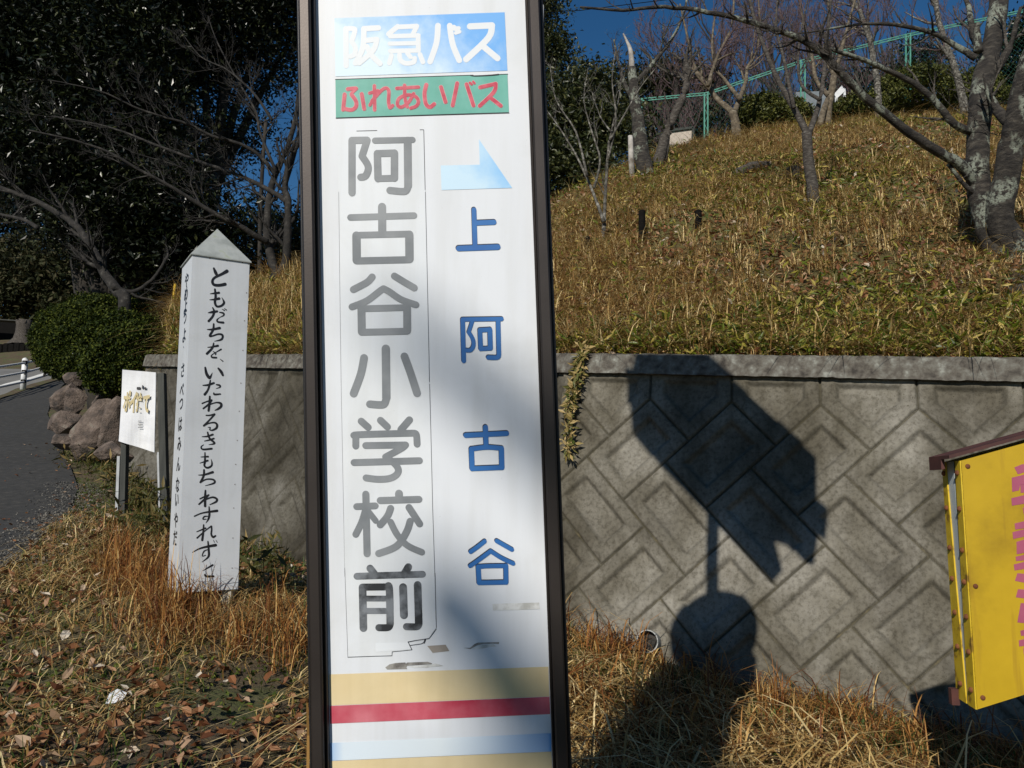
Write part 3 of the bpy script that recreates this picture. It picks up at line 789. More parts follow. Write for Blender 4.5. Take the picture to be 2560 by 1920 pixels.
# blue operator banner, bleached on its left side
cb = sloc(1060, 110)
cen = SL(*cb) - np.array(bs_root.location)
M['blue_banner'] = fademat('blue_banner', (0.12, 0.38, 0.80), (0.60, 0.74, 0.85), float(cen[0]) + 0.01, 0.22, float(cen[2]), 0.06, 16)
bb = poly_mesh('operator_banner', [ZA([(305, 145), (1648, 98), (1670, 558), (312, 605)])], sgn, SN, M['blue_banner'], panel, 0.0006)
white = [wl(44, (395, 228), (397, 520)), wl(40, (395, 228), (452, 228), (466, 246), (440, 330)), wl(40, (440, 330), (470, 380), (462, 430), (430, 448)), wl(44, (540, 228), (652, 222)), wl(44, (537, 228), (528, 380), (470, 500)),
         wl(42, (545, 322), (640, 312)), wl(42, (640, 312), (610, 400), (500, 500)), wl(42, (560, 370), (600, 440), (665, 505)),
         wl(40, (805, 210), (732, 270)), wl(38, (800, 215), (955, 208)), wl(38, (955, 208), (925, 272)), wl(36, (745, 288), (968, 282)), wl(34, (740, 346), (968, 342)), wl(38, (965, 282), (968, 400)), wl(36, (745, 404), (968, 400)),
         wl(38, (755, 440), (738, 500)), wl(38, (818, 432), (826, 478), (870, 502), (930, 492), (938, 462)), wl(36, (880, 420), (905, 452)), wl(38, (980, 432), (1003, 492)),
         wl(46, (1122, 205), (1110, 340), (1060, 488)), wl(46, (1215, 205), (1238, 350), (1290, 478)), wl(30, (1248, 212), (1270, 232)), wl(30, (1262, 262), (1292, 252)), wl(34, (1255, 230), (1285, 225)),
         wl(50, (1375, 210), (1548, 202)), wl(50, (1548, 202), (1520, 300), (1345, 470)), wl(48, (1482, 370), (1592, 462))]
chars('white_character', conv(0, white), [957, 1065, 1158], 0, sgn, SN, M['white_ink'], bs_root, 0.0008)
poly_mesh('service_banner', [ZA([(312, 630), (1670, 588), (1682, 890), (316, 932)])], sgn, SN, M['green_banner'], panel, 0.0008)
for q_ in conv(0, [wl(5, (312, 629), (1400, 595)), wl(9, (1380, 597), (1420, 602), (1540, 596), (1600, 590)), wl(5, (1590, 590), (1672, 587)), wl(5, (316, 933), (1000, 911), (1682, 891))]): strokes_mesh('banner_edge', [q_], sgn, SN, M['dark_edge'], panel, 0.0011)
red = [wl(34, (385, 748), (374, 868)), [(410, 706, 34), (472, 700, 34)], [(478, 702, 30), (440, 740, 28), (440, 752, 28)], wl(34, (440, 750), (474, 800), (474, 845), (440, 870), (388, 862)), wl(34, (520, 745), (540, 862)),
       wl(30, (620, 680), (622, 870)), wl(28, (582, 738), (648, 718)), wl(28, (648, 718), (610, 790), (585, 832)), wl(30, (600, 800), (690, 705), (732, 715), (732, 800), (742, 852), (764, 836)),
       wl(30, (797, 700), (968, 690)), wl(30, (858, 676), (862, 780), (880, 845)), wl(30, (930, 742), (890, 810), (835, 848), (803, 830), (815, 780), (880, 752), (945, 765), (968, 805), (950, 840), (907, 856)),
       wl(34, (1030, 672), (1016, 740), (1026, 820), (1058, 848), (1092, 824)), wl(34, (1146, 690), (1182, 808)), wl(34, (1274, 660), (1238, 835)), wl(34, (1348, 668), (1402, 835)), wl(22, (1374, 656), (1388, 668)), wl(22, (1400, 648), (1410, 660)),
       wl(34, (1455, 692), (1578, 664)), wl(34, (1578, 664), (1562, 730), (1452, 838)), wl(34, (1532, 770), (1618, 838))]
chars('red_character', [[(x, y, w_ * .84) for x, y, w_ in st] for st in conv(0, red)], [917, 986, 1054, 1122, 1194], 0, sgn, SN, M['red_ink'], bs_root, 0.0014, 0.0000015, (M['pink_halo'], 0, 0, 1.25, 0.0010))
# arrow
ca = SL(*sloc(1200, 420)) - np.array(bs_root.location)
M['arrow_blue'] = fademat('arrow_blue', (0.20, 0.48, 0.82), (0.52, 0.70, 0.84), float(ca[0]) - 0.02, 0.12, float(ca[2]), 0, 14)
poly_mesh('arrow', [ZA([(1445, 1100), (1708, 1485), (1150, 1502), (1143, 1308), (1452, 1302)])], sgn, SN, M['arrow_blue'], panel, 0.0006)
# white over-sticker carrying the stop's name, its lower right corner torn
B4 = lambda y0, P: [(740 + x / 3.16, y0 + y / 3.16) for x, y in P]
stick = B4(0, [(330, 1040), (1008, 1025)]) + B4(480, [(1022, 0), (1052, 1480)]) + B4(960, [(1095, 1500)]) + B4(1420, [(1108, 470), (1050, 555), (1010, 570), (885, 585), (915, 645), (760, 660), (758, 690), (410, 703)]) + B4(960, [(385, 1400)]) + B4(480, [(355, 1500)])
poly_mesh('name_sticker', [stick], sgn, SN, M['sticker'], panel, 0.0005)
edge = conv(0, [wl(4, (480, 1036), (640, 1032)), wl(4, (980, 1026), (1008, 1026)), wl(3.2, (1009, 1026), (1020, 1500))]) + conv(480, [wl(2.6, (1022, 0), (1042, 900), (1055, 1500)), wl(1.6, (338, 0), (346, 700), (357, 1517))]) + \
       conv(960, [wl(2.6, (1056, 0), (1080, 1000), (1097, 1520)), wl(1.4, (357, 0), (386, 1520))]) + conv(1420, [wl(4, (1098, 40), (1108, 470)), wl(5, (1108, 480), (1090, 505), (1068, 535), (1050, 556)), wl(6, (1050, 556), (1010, 562), (940, 572), (885, 583)), wl(5, (885, 583), (900, 612), (916, 645)), wl(4, (916, 645), (850, 652), (762, 660)),
               wl(3, (760, 660), (758, 692)), wl(4, (758, 692), (600, 696), (410, 703)), wl(2, (386, 0), (410, 703)), wl(5, (905, 610), (990, 598), (1012, 585)), wl(12, (1022, 562), (1012, 590))])
for q_ in edge: strokes_mesh('sticker_edge', [q_], sgn, SN, M['dark_edge'], panel, 0.0009, smooth=False)
g1 = conv(0, [wl(57, (443, 1110), (443, 1524)), wl(56, (443, 1110), (562, 1108)), wl(56, (562, 1110), (522, 1235)), wl(56, (522, 1235), (565, 1300), (570, 1345), (548, 1392), (512, 1401)), wl(48, (624, 1112), (921, 1106)), wl(62, (882, 1112), (886, 1470)), wl(56, (886, 1470), (872, 1505), (842, 1514), (742, 1505)),
              wl(56, (645, 1214), (778, 1210)), wl(58, (778, 1210), (778, 1408)), wl(52, (778, 1408), (648, 1412)), wl(58, (648, 1412), (643, 1214))])
g1 += conv(480, [wl(64, (680, 118), (682, 330)), wl(52, (431, 202), (932, 187)), wl(52, (474, 342), (900, 332)), wl(66, (478, 345), (480, 540)), wl(66, (895, 338), (897, 530)), wl(56, (480, 545), (897, 535)),
                 wl(56, (602, 672), (560, 715), (454, 771)), wl(56, (778, 665), (860, 715), (934, 758)), wl(54, (443, 908), (560, 860), (660, 785), (692, 764)), wl(54, (692, 764), (740, 790), (830, 850), (948, 892)), wl(52, (518, 922), (880, 913)), wl(62, (517, 925), (520, 1105)), wl(62, (878, 915), (879, 1095)), wl(54, (520, 1108), (878, 1100)),
                 wl(66, (710, 1238), (714, 1627)), wl(60, (714, 1627), (700, 1672), (668, 1682), (584, 1676)), wl(62, (538, 1311), (512, 1440), (456, 1592)), wl(62, (857, 1299), (905, 1430), (957, 1590))])
g1 += conv(960, [wl(56, (516, 294), (570, 342)), wl(56, (668, 287), (722, 338)), wl(58, (896, 284), (830, 360)), wl(54, (473, 490), (473, 412)), wl(54, (473, 412), (496, 400), (920, 388)), wl(54, (920, 388), (950, 398), (957, 475)), wl(54, (551, 486), (866, 481)), wl(54, (866, 481), (830, 510), (708, 576)), wl(54, (708, 576), (770, 620), (808, 672), (795, 715), (740, 745), (650, 752), (554, 741)), wl(54, (459, 620), (975, 605)),
                 wl(56, (552, 870), (562, 1340)), wl(54, (480, 968), (626, 962)), wl(54, (552, 985), (520, 1090), (473, 1187)), wl(48, (575, 1010), (630, 1080)), wl(62, (814, 865), (814, 912)), wl(56, (666, 920), (971, 911)), wl(56, (748, 982), (722, 1045), (666, 1112)), wl(56, (893, 975), (977, 1104)), wl(52, (748, 1090), (800, 1190), (880, 1275), (994, 1328)), wl(56, (902, 1084), (872, 1170), (795, 1280), (654, 1338))])
chars('grey_character', g1, [505, 680, 860, 1035, 1215], 1, sgn, SN, M['grey_ink'], bs_root, 0.0010)
g2 = conv(960, [wl(58, (586, 1455), (630, 1512)), wl(60, (888, 1445), (852, 1506)), wl(54, (482, 1518), (1000, 1502))]) + conv(1420, [wl(60, (526, 152), (533, 474)), wl(56, (526, 150), (720, 148)), wl(58, (720, 148), (738, 165), (744, 440)), wl(56, (744, 440), (728, 468), (655, 470)), wl(46, (530, 240), (735, 240)), wl(48, (530, 338), (735, 338)),
                 wl(62, (846, 150), (853, 372)), wl(60, (961, 132), (970, 440)), wl(56, (970, 440), (955, 462), (873, 462))])
strokes_mesh('grey_character', g2, sgn, SN, M['grey_ink_dark'], bs_root, 0.0010, dz=0.0000015)
bl = conv(480, [wl(38, (1406, 142), (1415, 430)), wl(40, (1420, 246), (1564, 240)), wl(44, (1286, 447), (1594, 436)), wl(36, (1317, 1010), (1326, 1335)), wl(34, (1317, 1008), (1624, 1004)), wl(30, (1395, 1015), (1365, 1110)), wl(32, (1365, 1110), (1398, 1165), (1402, 1215), (1380, 1250), (1345, 1252)),
                wl(36, (1453, 1092), (1532, 1088)), wl(38, (1532, 1088), (1536, 1235)), wl(34, (1536, 1236), (1460, 1240)), wl(36, (1453, 1092), (1460, 1240)), wl(36, (1597, 1010), (1603, 1285)), wl(36, (1603, 1285), (1590, 1308), (1520, 1308))])
bl += conv(960, [wl(40, (1497, 342), (1503, 500)), wl(40, (1342, 406), (1664, 391)), wl(38, (1386, 514), (1505, 500), (1623, 508)), wl(40, (1623, 508), (1627, 660)), wl(38, (1627, 660), (1392, 669)), wl(40, (1386, 514), (1392, 669)),
                 wl(34, (1490, 1243), (1430, 1290), (1380, 1325)), wl(34, (1586, 1240), (1706, 1308)), wl(33, (1376, 1437), (1430, 1400), (1538, 1320)), wl(33, (1538, 1320), (1620, 1372), (1716, 1418)), wl(34, (1440, 1443), (1520, 1438), (1658, 1436)), wl(38, (1658, 1436), (1660, 1566)), wl(36, (1660, 1566), (1445, 1570)), wl(38, (1440, 1443), (1447, 1570))])
chars('blue_character', bl, [660, 940, 1200], 1, sgn, SN, M['blue_ink'], bs_root, 0.0010, 0.0000015, (M['dark_edge'], -1.0, -2.0, 1.06, 0.0005))  # dark offset copies paint the shadow edge of the cut letters
poly_mesh('tape_mark', [D4([(1552, 282), (1920, 272), (1926, 325), (1557, 335)])], sgn, SN, M['tape'], panel, 0.0006)
poly_mesh('brown_patch', [D4([(1037, 615), (1182, 605), (1212, 655), (1080, 670)])], sgn, SN, M['patch'], panel, 0.0006)
for q_ in [D4([(705, 785), (740, 760), (790, 749), (865, 745), (868, 755), (885, 760), (872, 785), (880, 798), (720, 801)]), D4([(870, 752), (878, 746), (1040, 740), (1075, 752), (1072, 760), (880, 772)]), D4([(1322, 630), (1375, 630), (1410, 600), (1440, 588), (1605, 584), (1603, 600), (1560, 598), (1480, 600), (1430, 612), (1378, 640)])]: poly_mesh('scrape_mark', [q_], sgn, SN, M['scrape'], panel, 0.0006)
for q_ in [D4([(890, 775), (1072, 762), (1100, 752), (1165, 772), (1140, 776), (1060, 780), (1030, 788), (960, 785), (940, 790)]), D4([(1390, 640), (1432, 614), (1480, 604), (1560, 602), (1585, 618), (1540, 622), (1500, 630), (1440, 640)])]: poly_mesh('glue_mark', [q_], sgn, SN, M['tape'], panel, 0.00075)
poly_mesh('name_sticker', [D4([(628, 592), (885, 588), (910, 640), (630, 662)])], sgn, SN, M['white_ink'], panel, 0.0008)

# header disc, short pole and slanted board that stand above the picture and throw the shadow on the wall
def back(px, py, p0, n):
    """where the ray from a shadow on the wall up to the sun meets a plane"""
    q = hit_plane(px, py, topR(0), FNR); return q + TOSUN * (np.dot(p0 - q, n) / np.dot(TOSUN, n))
DP0 = np.array([0, 1.50, 1.4]); DN = np.array([0, -1.0, 0])
dc = back(1778, 1572, DP0, DN); de = back(1672, 1572, DP0, DN); rad = np.linalg.norm(dc - de)
m = MB(); m.tube([dc + [0, -0.012, 0], dc + [0, 0.012, 0]], rad, 48); m.build('header_disc', M['white_paint'], bs_root)
m = MB(); m.tube([SL((xl + xr) / 2, ztop, -0.03), dc + np.array([0, 0.03, 0]), back(1785, 1270, DP0, DN) + np.array([0, 0.03, 0]), back(1795, 1130, DP0, DN) + np.array([0, 0.03, 0])], 0.036, 12); m.build('pole', M['frame_dark'], bs_root, True)
Zc = lambda x, y: (1360 + .675 * x, 800 + .675 * y)
pl = [Zc(*p) for p in ((345, 128), (610, 126), (800, 290), (1000, 470), (1003, 640), (1045, 672), (1035, 790), (1008, 770), (990, 885), (955, 868), (890, 800), (845, 785), (875, 905), (835, 948), (590, 690), (430, 530), (325, 405), (318, 300), (303, 290), (305, 178), (330, 190))]
BP = [back(x, y, DP0, DN) for x, y in pl]  # board shaped to cast the shadow, ragged twig shade built into its outline
nB = len(BP)
mk('top_board', [p + np.array([0, -0.02, 0]) for p in BP] + [p + np.array([0, 0.02, 0]) for p in BP], [tuple(range(nB)), tuple(range(2 * nB - 1, nB - 1, -1))] + [(i, i + nB, (i + 1) % nB + nB, (i + 1) % nB) for i in range(nB)], M['grey_wood'], bs_root)

# ------------------------------------------------------------------ white marker post with brush lettering
tF = np.array([math.cos(R(32)), math.sin(R(32)), 0]); tS = np.array([-math.sin(R(32)), math.cos(R(32)), 0]); nF = np.array([math.sin(R(32)), -math.cos(R(32)), 0]); nS = -tF
Atop = at(481, 636, 3.98); Abot = at(445, 1440, 3.98)
axis_ = (Atop - Abot) / np.linalg.norm(Atop - Abot)
dB = ray(624, 655); uB = dB[0] / dB[1]; wF = (uB * Atop[1] - Atop[0]) / (tF[0] - uB * tF[1])
wS = wF
gpost = ground_hit(540, 1510)
hpost = (Atop[2] - (ground(Abot[0], Abot[1]) - 0.02)) / axis_[2] - 0.10
c_t = Atop + tF * wF / 2 + tS * wS / 2
pr = empty('marker_post', c_t - axis_ * hpost, 'square white marker post with pyramid cap and black brush lettering', 'marker post')
M['post_white'] = panelmat('post_white', (0.53, 0.555, 0.59), (0.58, 0.605, 0.635), 3, 0.35, 0.65, 0.5)
M['cap_grey'] = surf('cap_grey', [(0.35, (0.24, 0.26, 0.25)), (0.55, (0.34, 0.36, 0.35)), (0.68, (0.25, 0.29, 0.16))], 8, 0.7)
m = MB(); q4 = [Atop, Atop + tF * wF, Atop + tF * wF + tS * wS, Atop + tS * wS]
m.add(q4 + [p - axis_ * hpost for p in q4], [(0, 1, 2, 3), (0, 4, 5, 1), (1, 5, 6, 2), (2, 6, 7, 3), (3, 7, 4, 0), (7, 6, 5, 4)])
m.build('shaft', M['post_white'], pr)
m = MB(); e = 0.008
dA = ray(547, 572); apx = dA * (c_t[1] / dA[1])
q5 = [Atop - tF * e - tS * e, Atop + tF * (wF + e) - tS * e, Atop + tF * (wF + e) + tS * (wS + e), Atop - tF * e + tS * (wS + e)]
m.add([p + axis_ * 0.004 for p in q5] + [p - axis_ * 0.002 for p in q5] + [np.array([c_t[0], c_t[1], apx[2]])], [(0, 1, 8), (1, 2, 8), (2, 3, 8), (3, 0, 8), (7, 6, 5, 4), (0, 4, 5, 1), (1, 5, 6, 2), (2, 6, 7, 3), (3, 7, 4, 0)])
m.build('cap', M['cap_grey'], pr)
for (x, y) in ((0.04, 0.04), (wF - 0.04, 0.04), (0.04, wS - 0.04), (wF - 0.04, wS - 0.04)):
    m = MB(); b = Atop + tF * x + tS * y - axis_ * (hpost - 0.01); m.bar(b, b - axis_ * 0.25, 0.05, 0.05); m.build('foot', M['pale_wood'], pr)
fnP = np.cross(tF, axis_); fnP /= np.linalg.norm(fnP)
if fnP[1] > 0: fnP = -fnP
def pst(px, py): return hit_plane(px, py, Atop, fnP)
m1 = lambda S: [[(500 + x / 5.53, 640 + y / 5.53, w_ / 5.53) for x, y, w_ in st] for st in S]
m2 = lambda S: [[(480 + x / 5.53, 900 + y / 5.53, w_ / 5.53) for x, y, w_ in st] for st in S]
m3 = lambda S: [[(470 + x / 5.53, 1200 + y / 5.53, w_ / 5.53) for x, y, w_ in st] for st in S]
brush = m1([[(190, 170, 26), (215, 230, 44), (240, 280, 30)], [(370, 210, 50), (300, 250, 38), (200, 300, 34), (170, 350, 36), (190, 395, 38), (260, 405, 40), (345, 390, 44)],
    [(205, 460, 26), (215, 560, 34), (205, 640, 34), (230, 695, 30), (290, 690, 30), (330, 650, 32), (320, 610, 20), (300, 575, 6)], [(140, 522, 8), (200, 515, 24), (260, 508, 32)], [(132, 605, 8), (200, 600, 24), (262, 588, 36)],
    [(175, 715, 18), (195, 770, 30), (170, 840, 32), (118, 900, 32)], [(112, 785, 10), (170, 775, 34), (235, 765, 30)], [(268, 778, 14), (320, 790, 26), (325, 820, 20), (270, 850, 8), (235, 880, 20), (245, 910, 24), (320, 920, 30)], [(305, 735, 8), (335, 752, 16)], [(335, 725, 8), (362, 745, 16)],
    [(188, 940, 24), (180, 1020, 30), (135, 1100, 32), (170, 1105, 22), (250, 1080, 24), (305, 1090, 30), (310, 1130, 28), (280, 1160, 26), (195, 1178, 4)], [(98, 1015, 10), (170, 1015, 28), (270, 995, 36)],
    [(188, 1205, 18), (170, 1270, 30), (95, 1350, 34)], [(105, 1262, 10), (170, 1255, 20), (245, 1240, 32)], [(290, 1290, 22), (220, 1330, 12), (160, 1370, 14), (165, 1400, 24), (225, 1405, 24)], [(180, 1320, 10), (215, 1345, 20), (210, 1365, 10)], [(278, 1425, 8), (315, 1455, 16)]])
brush += m2([[(182, 105, 26), (200, 190, 40), (240, 245, 40), (265, 210, 20), (280, 175, 4)], [(362, 115, 24), (400, 160, 40), (425, 210, 30)],
    [(252, 280, 18), (240, 350, 28), (215, 420, 28), (175, 475, 36)], [(150, 350, 14), (220, 345, 28), (300, 318, 28)], [(335, 340, 16), (380, 350, 28), (385, 375, 18), (330, 395, 5)], [(300, 455, 16), (310, 475, 26), (390, 470, 20)],
    [(245, 505, 26), (240, 600, 32), (228, 700, 32)], [(140, 600, 20), (200, 575, 18), (270, 555, 26)], [(270, 558, 26), (230, 610, 26), (155, 670, 22)], [(215, 625, 18), (330, 588, 18), (395, 600, 34), (400, 640, 34), (360, 675, 28), (315, 695, 10)],
    [(195, 765, 18), (240, 765, 20), (310, 750, 28)], [(310, 752, 26), (240, 830, 24), (162, 908, 26)], [(165, 908, 22), (230, 875, 18), (310, 865, 24), (345, 895, 30), (335, 940, 30), (280, 970, 22), (242, 962, 14), (252, 932, 12), (220, 930, 8)],
    [(215, 1000, 22), (240, 1080, 28), (310, 1150, 28), (230, 1170, 6)], [(138, 1060, 10), (210, 1055, 22), (285, 1030, 28)], [(170, 1120, 10), (240, 1105, 22), (300, 1085, 24)], [(160, 1170, 8), (125, 1200, 18), (150, 1235, 24), (270, 1225, 28)],
    [(178, 1280, 16), (178, 1400, 30), (170, 1460, 26), (210, 1490, 28), (265, 1465, 26), (275, 1420, 20), (262, 1370, 5)], [(122, 1340, 10), (220, 1335, 26)], [(108, 1425, 8), (215, 1390, 26)],
    [(165, 1520, 26), (160, 1600, 30), (115, 1690, 28)], [(115, 1690, 24), (200, 1648, 20), (295, 1655, 26), (305, 1700, 26), (180, 1738, 5)], [(90, 1590, 10), (170, 1585, 24), (285, 1550, 34)]])
brush += m3([[(240, 145, 24), (235, 250, 34), (235, 360, 34)], [(165, 260, 18), (215, 235, 20), (285, 205, 20)], [(285, 207, 20), (230, 262, 28), (150, 335, 22)], [(220, 280, 18), (330, 238, 24), (395, 260, 30), (385, 300, 28), (300, 340, 10)],
    [(290, 370, 16), (295, 470, 30), (280, 540, 26), (245, 595, 5)], [(88, 500, 18), (200, 455, 20), (400, 425, 36)], [(280, 500, 10), (225, 505, 20), (205, 540, 16), (250, 540, 10)],
    [(215, 620, 20), (210, 720, 28), (195, 830, 32)], [(120, 715, 12), (180, 690, 18), (240, 665, 24)], [(125, 800, 22), (230, 705, 16), (318, 638, 18)], [(322, 638, 22), (325, 690, 22), (320, 750, 24), (345, 788, 30), (378, 770, 22)],
    [(275, 850, 20), (285, 970, 30), (280, 1060, 28), (190, 1135, 5)], [(60, 1000, 8), (180, 940, 24), (380, 900, 40)], [(275, 960, 10), (220, 985, 18), (195, 1050, 12), (240, 1040, 12)], [(350, 830, 6), (365, 860, 10)], [(385, 830, 6), (402, 860, 10)],
    [(205, 1255, 4), (270, 1215, 20), (340, 1175, 26)], [(230, 1305, 18), (250, 1330, 28), (350, 1330, 28)]])
chars('brush_character', brush, [718, 770, 812, 855, 895.5, 908, 949, 990, 1032, 1079, 1128, 1173, 1219, 1268, 1309, 1352, 1406], 1, pst, fnP, M['ink'], pr, 0.0010, 0.000004)
M['hut'] = surf('hut', [(0.3, (0.12, 0.14, 0.16)), (0.7, (0.2, 0.22, 0.24))], 4, 0.8)
M['screw'] = surf('screw', [(0.3, (0.1, 0.07, 0.06)), (0.7, (0.2, 0.17, 0.15))], 30, 0.6)
sc_ = [[(x, y, 2.6), (x + 0.1, y, 2.6)] for x, y in ((524, 645 + 1), (567, 652), (606, 657), (621, 660), (616, 732), (611, 802), (607, 876), (602, 958), (598, 1028), (593, 1101), (589, 1161), (587, 1211), (584, 1270), (582, 1345), (580, 1420))]
for q_ in sc_: strokes_mesh('screw_head', [q_], pst, fnP, M['screw'], pr, 0.0015, smooth=False)
# side face lettering
def text_mesh(ch, size, off=0.0):
    cu = bpy.data.curves.new('glyph', 'FONT'); cu.body = ch; cu.size = size; cu.resolution_u = 3; cu.offset = off
    cu.align_x = 'CENTER'; cu.align_y = 'CENTER'
    ob = bpy.data.objects.new('glyph', cu); COL.objects.link(ob)
    dg = bpy.context.evaluated_depsgraph_get(); me = bpy.data.meshes.new_from_object(ob.evaluated_get(dg))
    V = np.array([v.co[:] for v in me.vertices]).reshape(-1, 3); Fc = [tuple(p.vertices) for p in me.polygons]
    bpy.data.objects.remove(ob); bpy.data.curves.remove(cu); bpy.data.meshes.remove(me)
    if len(V): V = V - (V.max(0) + V.min(0)) / 2
    return V, Fc
fnS = np.cross(axis_, tS); fnS /= np.linalg.norm(fnS)
if fnS[0] > 0: fnS = -fnS
side = "やめようよ、さべつはみんないやだ"; ys = [700, 735, 768, 792, 838, 868, 925, 975, 1010, 1060, 1110, 1160, 1212, 1250, 1300, 1345]
for chh, yy in zip(side, ys):
    dd = ray(480 - (yy - 656) * 0.0446 - 11, yy); n_ = fnS; c = dd * (np.dot(Atop, n_) / np.dot(dd, n_))
    V, Fc = text_mesh(chh, 0.085 if chh != '、' else 0.03, 0.0016)
    # on the side face the writer's right hand points back toward the front edge
    m = MB(); m.add([c + fnS * 0.0012 + (-tS) * v[0] * 1.35 + axis_ * v[1] for v in V], Fc); m.build('side_character', M['ink'], pr)

# ------------------------------------------------------------------ litter notice on two posts
nb = empty('litter_notice', ground_hit(340, 1300), 'small weathered white notice with faded gold lettering on two posts', 'notice sign')
YN = 6.6
def nbp(px, py): return at(px, py, YN)
M['notice'] = panelmat('notice', (0.62, 0.63, 0.66), (0.74, 0.75, 0.77), 6, 0.35, 0.65, 0.55)
M['gold'] = surf('gold', [(0.35, (0.42, 0.34, 0.16)), (0.6, (0.55, 0.46, 0.26)), (0.7, (0.66, 0.62, 0.5))], 25, 0.6)
nx_, ny_ = 12, 20; V = []; cor = [nbp(306, 924), nbp(389, 931), nbp(387, 1131), nbp(297, 1103)]
rr = np.random.default_rng(3)
for i in range(nx_ + 1):
    for j in range(ny_ + 1):
        a, b = i / nx_, j / ny_
        p = (cor[0] * (1 - a) + cor[1] * a) * (1 - b) + (cor[3] * (1 - a) + cor[2] * a) * b
        V.append(p + np.array([0, 0.007 * math.sin(9 * a + 3 * b) * b + 0.004 * math.sin(4 * b + 7 * a), 0]))
V = V + [p + np.array([0, 0.012, 0]) for p in V]; n1 = (nx_ + 1) * (ny_ + 1)
g0 = gridfaces(nx_ + 1, ny_ + 1)
rim = [i * (ny_ + 1) for i in range(nx_ + 1)] + [nx_ * (ny_ + 1) + j for j in range(1, ny_ + 1)] + [i * (ny_ + 1) + ny_ for i in range(nx_ - 1, -1, -1)] + [j for j in range(ny_ - 1, 0, -1)]
rim = np.array(rim); rq = np.stack([rim, np.roll(rim, -1), np.roll(rim, -1) + n1, rim + n1], 1)
board = mk('board', V, [np.concatenate([g0, g0[:, ::-1] + n1, rq])], M['notice'], nb, smooth=False)
m = MB()
for chh, (x, y), wx, hy in (('ポ', (319, 1003), 19, 54), ('イ', (335, 1005), 17, 54), ('捨', (350, 1006), 17, 50), ('て', (367, 1010), 16, 46)):
    V, Fc = text_mesh(chh, 1.0, 0.045)
    V = V / (V.max(0) - V.min(0) + 1e-9) * np.array([px2m(wx, YN), px2m(hy, YN), 0])
    c = nbp(x, y)
    m = MB(); m.add([c + np.array([v[0], -0.0125, v[1]]) for v in V], Fc); m.build('gold_character', M['gold'], nb)
m = MB()
for (x, y, wx, hy) in ((348, 971, 9, 6), (358, 968, 2.5, 9), (364, 971, 6, 5)):
    c = nbp(x, y); m.box(c + np.array([0, -0.0115, 0]), (1, 0, 0), (0, 1, 0), (0, 0, 1), px2m(wx, YN) / 2, 0.001, px2m(hy, YN) / 2)
for k in range(5):
    c = nbp(351, 1053 + 4 * k); m.box(c + np.array([0, -0.0115, 0]), (1, 0, 0), (0, 1, 0), (0, 0, 1), px2m(9 - k % 2 * 3, YN) / 2, 0.001, px2m(1.2, YN) / 2)
m.build('small_print', M['ink'], nb)
def npost(x0, y0, x1, y1, wpx, mat):
    a, b = nbp(x0, y0) + np.array([0, 0.05, 0]), nbp(x1, y1) + np.array([0, 0.05, 0]); mm = MB(); mm.bar(b - (a - b) * 0.06, a, px2m(wpx, YN), 0.06, (0, 1, 0)); return mm.build('post', mat, nb)
npost(310, 928, 301, 1295, 13, M['grey_wood']); npost(398, 932, 407, 1300, 17, M['grey_wood'])
st_ = npost(293, 1140, 287, 1300, 7, M['steel']); st_['label'] = 'thin grey steel stake'
npost(392, 1130, 397, 1300, 6, M['steel'])['label'] = 'thin grey steel stake'

# ------------------------------------------------------------------ yellow sign box at the right edge
yn = np.array([-0.14, -0.99, 0]); YO = at(2420, 1450, 2.3)
yn /= np.linalg.norm(yn); YT = np.array([-yn[1], yn[0], 0])
def yel(px, py): return hit_plane(px, py, YO, yn)
M['yellow'] = surf('yellow', [(0.3, (0.33, 0.205, 0.003)), (0.5, (0.41, 0.265, 0.004)), (0.7, (0.46, 0.30, 0.006))], 5, 0.5, 30, 0.05, 0.01)
def add_runs(m):
    nt = m.node_tree; bs = nt.nodes["Principled BSDF"]; old = bs.inputs["Base Color"].links[0].from_socket
    k = ramp(nt, noise(nt, 16, 4, 0.6, stretch=(1, 1, 0.09)), [(0.58, (0, 0, 0)), (0.72, (0.55, 0.55, 0.55))]); c = mixc(nt, k, old, (0.22, 0.11, 0.01))
    g_ = ramp(nt, noise(nt, 2.5, 6, 0.65), [(0.35, (0.72, 0.7, 0.62)), (0.55, (1, 1, 1))]); nt.links.new(mixc(nt, 0.8, c, g_, 'MULTIPLY'), bs.inputs["Base Color"])
add_runs(M['yellow'])
M['yellow_edge'] = surf('yellow_edge', [(0.34, (0.2, 0.11, 0.01)), (0.45, (0.55, 0.37, 0.01)), (0.7, (0.66, 0.47, 0.03))], 18, 0.55)
M['maroon'] = surf('maroon', [(0.3, (0.04, 0.012, 0.010)), (0.7, (0.09, 0.028, 0.022))], 12, 0.7)
M['pink'] = surf('pink', [(0.3, (0.29, 0.055, 0.11)), (0.7, (0.36, 0.085, 0.145))], 10, 0.6)
M['milky'] = surf('milky', [(0.3, (0.38, 0.44, 0.46)), (0.7, (0.52, 0.57, 0.58))], 6, 0.4)
TLc, BLc = yel(2402, 1152), yel(2442, 1774)
TRv = yel(2560, 1108) - TLc; TRv = TRv / np.linalg.norm(TRv); BRv = yel(2560, 1737) - BLc; BRv /= np.linalg.norm(BRv)
WY = 0.85; DY = 0.13
TRc, BRc = TLc + TRv * WY, BLc + BRv * WY
bk = -yn * DY
ysr = empty('yellow_sign_box', BLc + np.array([0.4, 0.1, -0.5]), 'yellow metal sign box with pink lettering and rusty screws at the right edge', 'sign')
m = MB(); m.add([TLc, TRc, BRc, BLc] + [p - yn * 0.012 for p in (TLc, TRc, BRc, BLc)], [(3, 2, 1, 0), (4, 5, 6, 7), (0, 1, 5, 4), (1, 2, 6, 5), (2, 3, 7, 6), (3, 0, 4, 7)])
